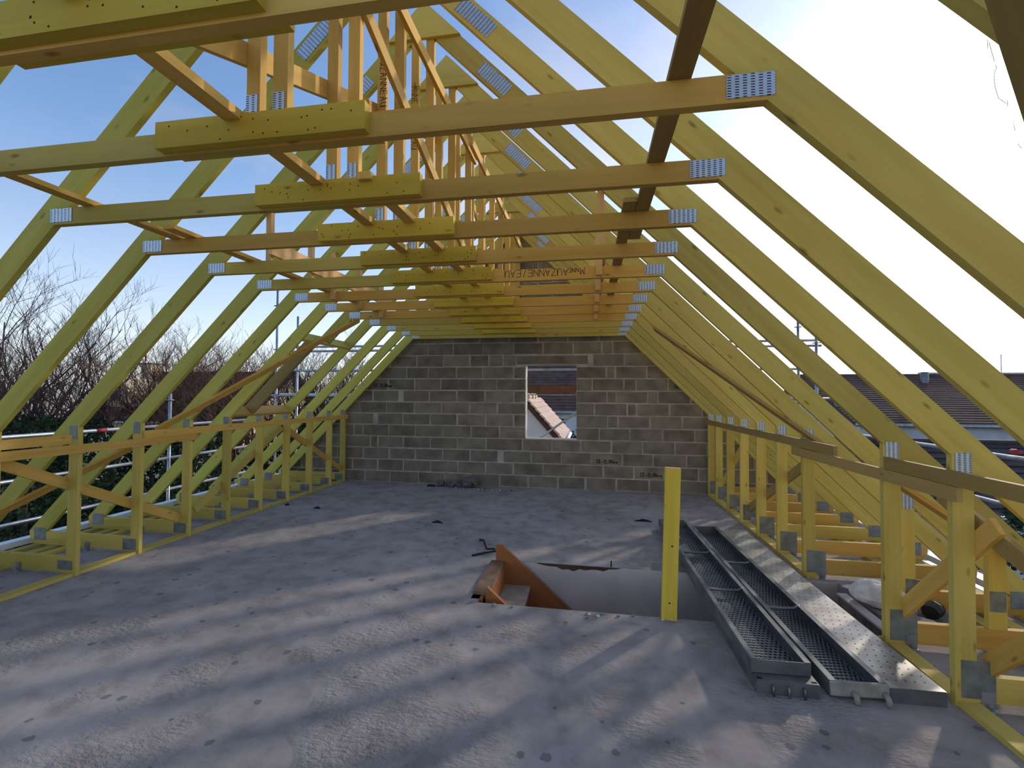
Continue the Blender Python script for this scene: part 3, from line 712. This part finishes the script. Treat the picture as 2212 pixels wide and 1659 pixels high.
# ------------------------------------------------------------------ small loose things
def rock(name, c, s, mat, label, cat, seed, rot=0, parent=None, group=None, rough=.25):
    bm = bmesh.new(); bmesh.ops.create_icosphere(bm, subdivisions=3, radius=1)
    for v in bm.verts:
        p = v.co.copy(); m = max(abs(p.x), abs(p.y), abs(p.z)); q = p/m*.45+p*.55
        q *= 1+rough*noise.noise(p*1.6+Vector((seed*7.1, seed, 0)))+rough*.3*noise.noise(p*5+Vector((seed, 0, 0)))
        v.co = Vector((q.x*s[0], q.y*s[1], q.z*s[2]))
    me = bpy.data.meshes.new(name); bm.to_mesh(me); bm.free()
    zmin = min(v.co.z for v in me.vertices)
    o = link(name, me, mat, parent, Matrix.Translation((c[0], c[1], c[2]-zmin)) @ Matrix.Rotation(rot, 4, 'Z'))
    if label: tag(o, label, cat, group)
    return o
rock('rubble_chunk', (2.09, 3.80, .0), (.155, .10, .085), 'rubble', 'large pale chunk of plaster rubble beside the stair opening', 'rubble', 1, -.5)
rock('concrete_shard', (2.33, 4.02, 0), (.20, .15, .05), 'concrete', 'grey broken concrete slab piece behind the pale rubble chunk', 'rubble', 3, .3)
rock('concrete_shard', (2.17, 3.47, 0), (.12, .07, .03), 'concrete', 'flat grey concrete shard in front of the pale rubble chunk', 'rubble', 4, .9)
rock('rubble_pebble', (2.07, 4.12, 0), (.06, .03, .012), 'rubble', 'small plaster scrap on the far corner of the stair opening', 'rubble', 6, .2)
o = slab('plaster_strip', (1.90, 3.30, 0), (1.97, 3.98, .014), 'white'); tag(o, 'narrow plasterboard strip lying beside the pale perforated deck', 'strip')
bk = empty('black_bucket_scrap', (2.22, 3.64, 0)); tag(bk, 'black torn plastic scrap between the rubble pieces', 'scrap')
V, F = [], []; tube_geo(V, F, [(2.31, 3.62, .06), (2.35, 3.66, .07), (2.41, 3.70, .06)], [.05, .06, .045], 9); c0 = Vector((2.2, 3.6, .0)); link('sheet', mesh('sheet', [Vector(v)-c0 for v in V], F), 'dark', bk, Matrix.Translation(c0))
# corrugated sheath and rubble by the gable wall
du = empty('corrugated_sheath', (-2.25, 7.42, 0)); tag(du, 'grey corrugated cable sheath lying at the foot of the block wall', 'sheath')
P_ = [Vector((-2.37+.26*i/40, 7.40+.02*math.sin(i*.25), .05+.012*math.sin(i*.3))) for i in range(41)]
V, F = [], []; tube_geo(V, F, P_, [.034+.012*(i % 4 < 2) for i in range(41)], 10); link('pipe', mesh('pipe', [v-Vector((-2.25, 7.42, 0)) for v in V], F), 'duct', du, Matrix.Translation((-2.25, 7.42, 0)))
bd = empty('mortar_block', (-1.90, 7.40, 0)); tag(bd, 'grey lump of mortar with a round hole at the foot of the block wall', 'rubble')
rock('lump', (-1.94, 7.42, 0), (.135, .085, .085), 'duct', None, None, 9, .3, bd)
tube('socket', [(-1.885, 7.335, .075), (-1.885, 7.325, .075)], .028, 'duct', bd, 12); tube('bore', [(-1.885, 7.326, .075), (-1.885, 7.3235, .075)], .019, 'hole', bd, 12)
rock('mortar_lump', (-2.465, 7.43, 0), (.065, .05, .05), 'duct', 'small round mortar lump left of the corrugated sheath', 'rubble', 11, .2)
V, F = [], []; tube_geo(V, F, [Vector((-2.62+.06*math.cos(a), 7.40+.05*math.sin(a), .014+.004*math.sin(3*a))) for a in [i*.33 for i in range(20)]], .011, 7)
tag(link('cable_loop', mesh('cable_loop', V, F, True), 'dark', None, Matrix()), 'dark loop of cable at the left end of the wall rubble', 'cable')
for i in range(16):
    x = -2.35+1.15*R.random(); y = 7.22+.26*R.random()
    rock('mortar_crumb', (x, y, 0), (.010+.012*R.random(), .010, .007), R.choice(['duct', 'dark', 'rubble']), 'tiny crumb of mortar on the floor near the wall rubble', 'rubble', i, i, None, 'mortar crumbs by the wall', .2)
# rebar and straps
tag(tube('steel_strap', [(-1.14, 4.76, .012), (-1.08, 4.68, .03), (-1.0, 4.46, .02), (-.90, 4.38, .05)], .010, 'dark', None, 7), 'dark bent strap on the floor beyond the top of the staircase', 'strap')
tag(tube('steel_strap', [(-1.10, 4.28, .010), (-1.0, 4.36, .014), (-.88, 4.36, .04)], .009, 'dark', None, 7), 'shorter dark strap on the floor left of the stair stringer', 'strap')
for (u, v, a, b, lab) in ((1390, 1127, .10, .2, 'thin black scrap on the floor left of the deck ends'), (945, 1130, .07, .6, 'thin black scrap in the middle of the far floor'),
                          (685, 1099, .05, .1, 'thin black scrap on the far floor near the left knee posts'), (620, 1092, .035, 2.0, 'tiny black scrap beside the tenth left knee post')):
    p = atZ(u, v, 0); V, F = [], []
    tube_geo(V, F, [p+Vector((-a, 0, .006)), p+Vector((0, .02, .016)), p+Vector((a, -.01, .008))], [.006, .016, .005], 6)
    tag(link('plastic_scrap', mesh('plastic_scrap', [v-p for v in V], F), 'dark', None, Matrix.Translation(p)), lab, 'scrap')
p = atZ(1320, 1224, 0); tag(tube('rebar_stub', [p, p+Vector((.002, 0, .05))], .006, 'dark', None, 6), 'short rebar stub sticking up at the far edge of the stair opening', 'rebar')
rb2 = random.Random(5)
for i in range(14):
    p = atZ(rb2.uniform(1045, 1560), rb2.uniform(1312, 1338), 0)
    y = OY0-.015-.09*rb2.random()
    rock('edge_crumb', (p.x*0+(-.75+2.2*rb2.random()*.62), y, 0), (.012, .009, .006), rb2.choice(['concrete', 'rubble']), 'pale crumb of concrete along the near edge of the stair opening', 'rubble', i+30, i, None, 'crumbs along the stair opening', .2)

# ------------------------------------------------------------------ scaffolding outside
TR_ = .0242
def scaffold(label, name='scaffold'): t = empty(name, (0, 0, GZ)); tag(t, label, 'scaffold', 'scaffolds around the house'); return t
sA = scaffold('galvanised tube scaffold along the left eaves')
X1, X0 = -6.85, -6.15
for (z) in (1.005, .47, -.045): tube('guard_rail', [(X1, -2, z), (X1, 8.7, z)], TR_, 'galv', sA)
for (z) in (-.40,): tube('ledger', [(X0, -2, z), (X0, 8.7, z)], TR_, 'galv', sA)
for y, zt_ in ((-1.5, 1.5), (1.0, 1.5), (6.55, 1.53), (3.9, 1.5)):
    if y == 3.9: continue
    tube('standard', [(X1, y, GZ), (X1, y, zt_)], TR_, 'galv', sA); tube('collar_disc', [(X1, y, zt_-.11), (X1, y, zt_-.10)], .055, 'galv', sA, 10)
    tube('standard', [(X0, y, GZ), (X0, y, -.3)], TR_, 'galv', sA); tube('transom', [(X0, y, -.45), (X1, y, -.45)], TR_, 'galv', sA)
for y in (-1.5, 1.0, 3.55, 6.1): slab('deck', (X1+.05, y+.03, -.44), (X0-.05, y+2.4, -.39), 'deckdark', sA)
tube('tube_label', [(X1, 5.40, 1.005), (X1, 5.54, 1.005)], TR_+.002, 'red', sA)
sB = scaffold('galvanised tube scaffold in front of the gable end outside')
YB0, YB1 = 8.75, 9.45
for z in (2.60, 2.50): tube('guard_rail', [(-6.9, YB1, z), (4.3, YB1, z)], TR_, 'galv', sB)
tube('guard_rail', [(-6.9, YB1, 2.06), (4.3, YB1, 2.06)], TR_, 'galv', sB)
tube('ledger', [(-6.9, YB0, 1.50), (-2.2, YB0, 1.50)], TR_, 'galv', sB); tube('ledger', [(1.4, YB0, 1.50), (4.3, YB0, 1.50)], TR_, 'galv', sB)
for x, zt_ in ((-6.55, 3.75), (-4.0, 1.2), (-1.6, 1.2), (3.9, 3.2)):
    for y in (YB0, YB1):
        tp = zt_ if (x, y) != (-6.55, YB1) else 3.3
        tube('standard', [(x, y, GZ), (x, y, tp)], TR_, 'galv', sB)
        if tp > 3: tube('collar_disc', [(x, y, tp-.35), (x, y, tp-.34)], .07, 'galv', sB, 10); tube('collar_disc', [(x, y, 2.47), (x, y, 2.48)], .07, 'galv', sB, 10)
        tube('collar_disc', [(x, y, 1.46), (x, y, 1.47)], .07, 'galv', sB, 10)
tube('tube_label', [(-6.55, YB1, 2.28), (-6.55, YB1, 2.36)], TR_+.002, 'blue', sB)
slab('deck', (-6.5, YB0+.03, 1.50), (-2.2, YB1-.03, 1.55), 'galv', sB); slab('deck', (1.4, YB0+.03, 1.50), (3.9, YB1-.03, 1.55), 'galv', sB)
slab('toe_board', (-2.1, YB1-.09, 1.575), (1.35, YB1-.06, 1.735), 'board', sB)
tube('guard_rail', [(-2.1, YB1, 1.545), (1.35, YB1, 1.545)], .011, 'galv', sB)
a_, b_ = atY(1166, 946, YB1-.02), atY(1249, 888, YB1-.02); d_ = b_-a_
tube('diagonal_brace', [a_-d_*1.6, b_+d_*1.4], TR_*.9, 'galv', sB)
sC = scaffold('galvanised tube scaffold along the right eaves')
for z in (.93, .43): tube('guard_rail', [(4.25, -2, z), (4.25, 8.7, z)], TR_, 'galv', sC)
for y in (1.2, 3.75, 6.3): tube('standard', [(4.25, y, GZ), (4.25, y, 1.15)], TR_, 'galv', sC); tube('transom', [(3.5, y, -.45), (4.25, y, -.45)], TR_, 'galv', sC); tube('standard', [(3.55, y, GZ), (3.55, y, -.35)], TR_, 'galv', sC)
for y in (-1.3, 1.25, 3.8): slab('deck', (3.58, y+.03, -.44), (4.2, y+2.4, -.39), 'deckdark', sC)
p = atX(2194, 976, 4.25); tube('tube_label', [p-Vector((0, .045, 0)), p+Vector((0, .045, 0))], TR_+.002, 'red', sC)

# ------------------------------------------------------------------ garden, houses, trees
g = slab('ground', (-90, -30, GZ-.3), (90, 120, GZ), 'ground'); tag(g, 'garden ground of grass and bare soil around the house', None, None, 'structure')
def roof_me(name, w, slope_len, n, step=.03):
    """stepped tile courses in a local frame: x along the ridge, y down the slope, z out"""
    V, F = [], []; c = slope_len/n
    for i in range(n):
        y0, y1 = i*c, (i+1)*c; b = len(V)
        V += [(0, y0, 0), (w, y0, 0), (0, y1, step), (w, y1, step), (0, y1, 0), (w, y1, 0)]
        F += [(b, b+2, b+3, b+1), (b+2, b+4, b+5, b+3)]
    b = len(V); V += [(0, 0, -.08), (w, 0, -.08), (0, slope_len, -.08), (w, slope_len, -.08)]
    F += [(b, b+1, b+3, b+2), (0, b, b+2, n*6-2), (1, n*6-1, b+3, b+1)]
    return mesh(name, V, F)
def roof_plane(name, ridge0, ridge1, eave0, n, mat, par, step=.03):
    r0, r1, e0 = Vector(ridge0), Vector(ridge1), Vector(eave0)
    x = (r1-r0); d = (e0-r0); d -= x.normalized()*d.dot(x.normalized())
    X = x.normalized(); Yv = d.normalized(); Z = X.cross(Yv)
    s = 1
    if Z.z < 0: s = -1; X = -X; r0, r1 = r1, r0; Z = X.cross(Yv)
    mw = Matrix.Translation(r0) @ Matrix((X, Yv, Z)).transposed().to_4x4()
    return link(name, roof_me(name, x.length, d.length, n, step), mat, par, mw)
def house(label, x0, x1, y0, y1, zr, ze, mat, tmat, axis='x', n=18, over=.35, group='houses around the site'):
    """gabled house; ridge along axis"""
    t = empty('house', ((x0+x1)/2, (y0+y1)/2, GZ)); tag(t, label, 'house', group)
    slab('wall', (x0, y0, GZ), (x1, y1, ze), mat, t)
    if axis == 'x':
        ym = (y0+y1)/2
        prism_yz = [(y0, ze), (y1, ze), (ym, zr-.12)]
        for xx in (x0, x1-.2):
            V = [(xx+a, y, z) for a in (0, .2) for y, z in prism_yz]; link('gable', mesh('gable', V, [(0, 1, 2), (3, 5, 4), (0, 3, 4, 1), (1, 4, 5, 2), (2, 5, 3, 0)]), mat, t, Matrix())
        k = (zr-ze)/(ym-y0)
        for s, ye in ((-1, y0-over), (1, y1+over)):
            roof_plane('roof_slope', (x0-over, ym, zr), (x1+over, ym, zr), (x0-over, ye, ze-over*k), n, tmat, t)
        tube('ridge_tiles', [(x0-over, ym, zr), (x1+over, ym, zr)], .09, tmat, t, 8)
        tube('gutter', [(x0-over, y0-over-.05, ze-over*k-.02), (x1+over, y0-over-.05, ze-over*k-.02)], .06, 'galv', t, 8)
    else:
        xm = (x0+x1)/2
        for yy in (y0, y1-.2):
            V = [(x, yy+a, z) for a in (0, .2) for x, z in ((x0, ze), (x1, ze), (xm, zr-.12))]; link('gable', mesh('gable', V, [(0, 1, 2), (3, 5, 4), (0, 3, 4, 1), (1, 4, 5, 2), (2, 5, 3, 0)]), mat, t, Matrix())
        k = (zr-ze)/(xm-x0)
        for xe in (x0-over, x1+over):
            roof_plane('roof_slope', (xm, y0-over, zr), (xm, y1+over, zr), (xe, y0-over, ze-over*k), n, tmat, t)
        tube('ridge_tiles', [(xm, y0-over, zr), (xm, y1+over, zr)], .09, tmat, t, 8)
    return t
def window(par, x0, x1, z0, z1, y, frame=.07):
    f = link('window', boxes_me('window', [((x0, y-.04, z0), (x0+frame, y, z1)), ((x1-frame, y-.04, z0), (x1, y, z1)), ((x0, y-.04, z0), (x1, y, z0+frame)), ((x0, y-.04, z1-frame), (x1, y, z1))]), 'bluewhite', par, Matrix())
    slab('pane', (x0+frame, y-.02, z0+frame), (x1-frame, y-.005, z1-frame), 'glass', f)
# big roof on the right
pr = atY(1726, 812, 25.0); pe = atY(1740, 926, 20.0)
hr = house('long house on the right with a large dark brown tiled roof', pr.x+.3, pr.x+24, 20.35, 29.65, pr.z, pe.z+.35, 'bluewhite', 'tile', 'x', 24)
cx = atY(1997, 806, 24.2); tube('vent_pipe', [(cx.x, 24.2, cx.z-1.2), (cx.x, 24.2, cx.z+.05)], .15, 'film', hr, 10)
cx = atY(1810, 890, 21.6); tube('vent_pipe', [(cx.x, 21.6, cx.z-.2), (cx.x, 21.6, cx.z+.45)], .13, 'film', hr, 10)
cx = atY(1765, 850, 23.4); tube('vent_pipe', [(cx.x, 23.4, cx.z-.3), (cx.x, 23.4, cx.z+.35)], .11, 'film', hr, 10)
# lower annex roof in front of it
pa = atY(1900, 948, 16.5)
ha = house('low annex with wet shiny tiled roof in front of the long house', pa.x-6, pa.x+7.5, 13.2, 18.6, pa.z, pa.z-1.35, 'bluewhite', 'tiled', 'x', 11)
# white house and roofs seen through the gable window and behind it
pw = atY(1190, 770, 30)
hw_ = house('white house with dark tiled roof seen through the gable window', -9.0, 3.3, 23.35, 33.0, pw.z, atY(1190, 893, 23.0).z+.3, 'bluewhite', 'tile', 'x', 22)
for u0, u1 in ((1199, 1209), (1211, 1222)):
    a = atY(u0, 903, 23.3); b = atY(u1, 931, 23.3); window(hw_, a.x, b.x, b.z-.3, a.z, 23.34, .035)
# near beige-tiled roof seen through the window
hb = empty('neighbour_house', (-2.6, 14.5, GZ)); tag(hb, 'white gabled house with beige roof tiles close outside the gable window', 'house', 'houses around the site')
Ya, Yb = 13.0, 16.6
r0 = atY(1140, 862, Ya); rx, rz = r0.x-.05, r0.z; e0 = atY(1212, 948, Ya); sl2 = (e0.z-rz)/(e0.x-rx)
ex = rx+3.2; ez = rz+sl2*3.2*1.0
e1 = Vector((e0.x+.05, 0, rz+sl2*(e0.x+.05-rx)))
pts = [(rx-3.0, rz-3.0*abs(sl2)), (rx-3.0, GZ), (e1.x-.25, GZ), (e1.x-.25, e1.z+.12), (rx, rz-.14)]
prism('wall', pts, Ya+.1, Yb-.1, (1, 0), 'bluewhite', hb)
def verge(x0, z0, x1, z1, y): prism('verge_board', [(x0, z0-.03), (x1, z1-.03), (x1, z1-.22), (x0, z0-.22)], y, y+.05, (x1-x0, z1-z0), 'fascia', hb)
verge(rx, rz, e1.x+.05, e1.z-.05*abs(sl2), Ya)
slen = math.hypot(e1.x-rx, e1.z-rz); nT = 8; dS = Vector((e1.x-rx, 0, e1.z-rz)).normalized(); nS = Vector((-dS.z, 0, dS.x))
key = None
for i in range(nT):
    for j in range(9):
        c_ = Vector((rx, Ya-.05+(j+.5)*(Yb-Ya+.1)/9, rz)) + dS*((i+.5)*slen/nT) + nS*.03
        B = basis(dS, nS) @ Matrix.Rotation(-.13, 4, 'Y')
        if key is None:
            key = box_me('roof_tile', slen/nT*1.06, (Yb-Ya+.1)/9*.985, .05); key.materials.append(MAT['tileb'])
        link('roof_tile', key, None, hb, Matrix.Translation(c_) @ B)
roof_plane('roof_slope', (rx, Ya-.05, rz), (rx, Yb+.05, rz), (rx-3.2, Ya-.05, rz-3.2*abs(sl2)), 8, 'tileb', hb)
for yy in (Ya+.05, Ya+.95, Ya+1.6): tube('ridge_cap', [(rx, yy, rz+.05), (rx, yy+.5, rz+.07)], .10, 'tileb', hb, 8)
tube('gutter', [(e1.x+.06, Ya-.1, e1.z-.08), (e1.x+.06, Yb, e1.z-.08)], .07, 'pvc', hb, 8)
tube('downpipe', [(e1.x+.06, Ya, e1.z-.1), (e1.x-.12, Ya-.02, e1.z-.42)], .04, 'pvc', hb, 8)
# dormer side visible on its far right
dv_ = atY(1196, 912, Yb-.3); prism('dormer_cheek', [(dv_.x-.35, dv_.z-.75), (dv_.x, dv_.z-.75), (dv_.x, dv_.z+.3), (dv_.x-.06, dv_.z+.3)], Yb-.4, Yb, (1, 0), 'pvc', hb)
# left house
hl = house('cream house with dark roof and chimney behind the bare trees on the left', -26.5, -17.2, 20.5, 28, 2.75, .25, 'render', 'tiled', 'x', 18)
ch = atY(326, 800, 23.6)
slab('chimney', (ch.x-.35, 23.3, ch.z-1.2), (ch.x+.35, 24.0, ch.z+.35), 'render', hl); slab('chimney_cap', (ch.x-.42, 23.23, ch.z+.35), (ch.x+.42, 24.07, ch.z+.43), 'concrete', hl)
dg = atY(266, 848, 20.6)
prism('dormer', [(dg.x-.75, dg.z-.75), (dg.x+.55, dg.z-.75), (dg.x+.55, dg.z+.30), (dg.x-.05, dg.z+.75), (dg.x-.75, dg.z+.30)], 20.4, 22.4, (1, 0), 'render', hl)
window(hl, dg.x-.4, dg.x+.25, dg.z-.5, dg.z+.2, 20.38)
h2 = house('low cream garage with dark roof beyond the left garden', -16.5, -9.5, 26, 31, 1.2, -.9, 'render', 'tiled', 'x', 12)
# antenna
an = empty('roof_antenna', (0, 0, 0)); 
pA = atY(2163, 800, 30); an.location = (pA.x, 30, pA.z-1); WM[an.name] = Matrix.Translation((pA.x, 30, pA.z-1)); tag(an, 'thin roof antenna on the skyline at the far right', 'antenna')
tube('mast', [(pA.x, 30, pA.z-1.6), (pA.x, 30, pA.z+.9)], .025, 'galv', an, 6)
for dz, wv in ((.85, .5), (.5, .35), (.1, .4)): tube('element', [(pA.x-.05, 30, pA.z+dz), (pA.x+wv, 30, pA.z+dz)], .015, 'galv', an, 5)
far = house('pale house on the skyline at the far right', pA.x+.6, pA.x+9, 33, 41, 3.2, 1.2, 'bluewhite', 'galv', 'x', 10)
# radio mast far left
pm = atY(315, 770, 60); mm = empty('radio_mast', (pm.x, 60, GZ)); tag(mm, 'thin red and white radio mast far away on the left skyline', 'mast')
for i in range(6): tube('mast_section', [(pm.x, 60, GZ+i*1.9), (pm.x, 60, GZ+(i+1)*1.9)], .11, 'red' if i % 2 else 'pvc', mm, 6)

def tree(label, x, y, h, mat, seed, spread=.55, n0=7, depth=5, trunk=.13, group='bare trees in the left gardens', low=.18):
    rt = random.Random(seed); V, F = [], []; TV, TF = [], []
    def branch(p, d, ln, r, lev):
        pts, rs = [p], [r]; q = p.copy(); dd = d.copy(); m = 3 if lev < 3 else 2
        for i in range(m):
            dd = (dd + Vector((rt.uniform(-1, 1), rt.uniform(-1, 1), rt.uniform(-.3, .8)))*.16).normalized()
            q = q+dd*ln/m; pts.append(q.copy()); rs.append(r*(1-.5*(i+1)/m))
        tube_geo(V, F, pts, rs, 5 if lev < 2 else 3, False)
        if lev >= depth: return
        for i in range(rt.choice((2, 3, 3, 4)) if lev < depth-1 else 3):
            t = rt.uniform(.3, 1); j = min(int(t*m), m-1); o = pts[j].lerp(pts[j+1], t*m-j)
            a = Vector((rt.uniform(-1, 1), rt.uniform(-1, 1), rt.uniform(-.15, .8))).normalized()
            branch(o, (dd*.72+a*spread*1.1).normalized(), ln*rt.uniform(.52, .78), max(r*.52, .0045), lev+1)
        
    t = empty('bare_tree', (x, y, GZ)); tag(t, label, 'tree', group)
    th = h*low*1.3
    tube_geo(TV, TF, [Vector((0, 0, 0)), Vector((.05, 0, th*.5)), Vector((.02, .04, th))], [trunk*1.2, trunk, trunk*.85], 8)
    link('trunk', mesh('trunk', TV, TF, True), mat, t, Matrix.Translation((x, y, GZ)))
    for i in range(n0):
        a = 2*math.pi*i/n0+rt.uniform(-.4, .4); e = rt.uniform(.5, 1.3)
        branch(Vector((0, 0, th*rt.uniform(.7, 1))), Vector((math.cos(a)*math.cos(e), math.sin(a)*math.cos(e), math.sin(e))), h*.34, trunk*.5, 0)
    me = bpy.data.meshes.new('branches'); me.from_pydata([tuple(v) for v in V], [], F); me.update()
    link('branches', me, mat, t, Matrix.Translation((x, y, GZ)))
    return t
TREES = [(30, 12.0, 7.6, 'bark', 'tall bare tree at the left edge of the picture'), (150, 13.0, 6.4, 'bark', 'bare tree behind the fourth left rafter'),
         (245, 15.0, 6.0, 'bark', 'bare tree in front of the cream house with chimney'), (400, 15.5, 6.2, 'barkr', 'reddish bare tree right of the chimney'),
         (470, 14.0, 5.8, 'barkr', 'reddish bare tree behind the left roof window trimmer'), (545, 17.0, 5.8, 'barkr', 'bare tree left of the scaffold standards'),
         (640, 19.0, 5.9, 'bark', 'bare tree behind the scaffold standards'), (735, 20.0, 6.2, 'bark', 'bare tree just left of the block gable wall'), (85, 15.8, 6.2, 'barkr', 'farther bare tree behind the left edge tree')]
for i, (u, Yd, h, m, lab) in enumerate(TREES):
    p = atY(u, 860, Yd); tree(lab, p.x, Yd, h*1.3, m, 20+i, .6, 6 if u == 245 else 10)
# evergreen shrubs: leaf cards joined in one crown per shrub
def shrub(label, x, y, rx_, ry_, h, seed, n=2600, z0=GZ):
    rs = random.Random(seed); V, F = [], []
    for i in range(n):
        a = rs.uniform(0, 2*math.pi); zz = rs.random(); r = math.sqrt(rs.uniform(.35, 1))*(1-.55*zz**2)
        c = Vector((math.cos(a)*rx_*r, math.sin(a)*ry_*r, zz*h)); c += Vector((noise.noise(c*1.2), noise.noise(c*1.2+Vector((9, 0, 0))), noise.noise(c*1.3)))*.25
        d = Vector((rs.gauss(0, 1), rs.gauss(0, 1), rs.gauss(0, 1))).normalized(); e = d.orthogonal().normalized(); s = rs.uniform(.05, .11)
        b = len(V); V += [c-d*s, c+e*s*.5, c+d*s, c-e*s*.5]; F.append((b, b+1, b+2, b+3))
    t = empty('shrub', (x, y, z0)); tag(t, label, 'shrub', 'dark evergreen shrubs')
    me = bpy.data.meshes.new('foliage'); me.from_pydata([tuple(v) for v in V], [], F); me.update(); o = link('foliage', me, 'hedge', t, Matrix.Translation((x, y, z0)))
    tube('stem', [(x, y, z0), (x, y, z0+h*.6)], .06, 'bark', t, 6)
for i, (u, Yd, rx_, h, lab) in enumerate(((60, 10.5, 1.5, 3.9, 'dark evergreen shrub low at the left edge'), (170, 11.5, 1.6, 3.8, 'dark evergreen shrub behind the scaffold rail on the left'),
        (330, 13.5, 1.2, 3.5, 'dark evergreen shrub under the cream house chimney'), (430, 12.0, 1.3, 3.7, 'dark evergreen shrub under the reddish bare tree'),
        (600, 16.0, 1.5, 3.6, 'dark evergreen shrub behind the scaffold standards'), (690, 17.5, 1.6, 3.9, 'dark evergreen shrub near the gable corner'), (770, 19.0, 1.6, 3.9, 'dark evergreen shrub hidden beside the block wall'))):
    p = atY(u, 900, Yd); shrub(lab, p.x, Yd, rx_, 1.0, h, 60+i)
for i, (x, y, h, lab) in enumerate(((7.2, 6.0, 3.2, 'dark green hedge bush low at the right edge'), (7.6, 8.6, 3.1, 'dark green hedge bush farther right beyond the rail'), (atY(1238, 940, 19.5).x, 19.5, 3.05, 'dark green hedge bush low in the gable window'))):
    shrub(lab, x, y, 1.5, 1.4, h, 80+i, 3200)
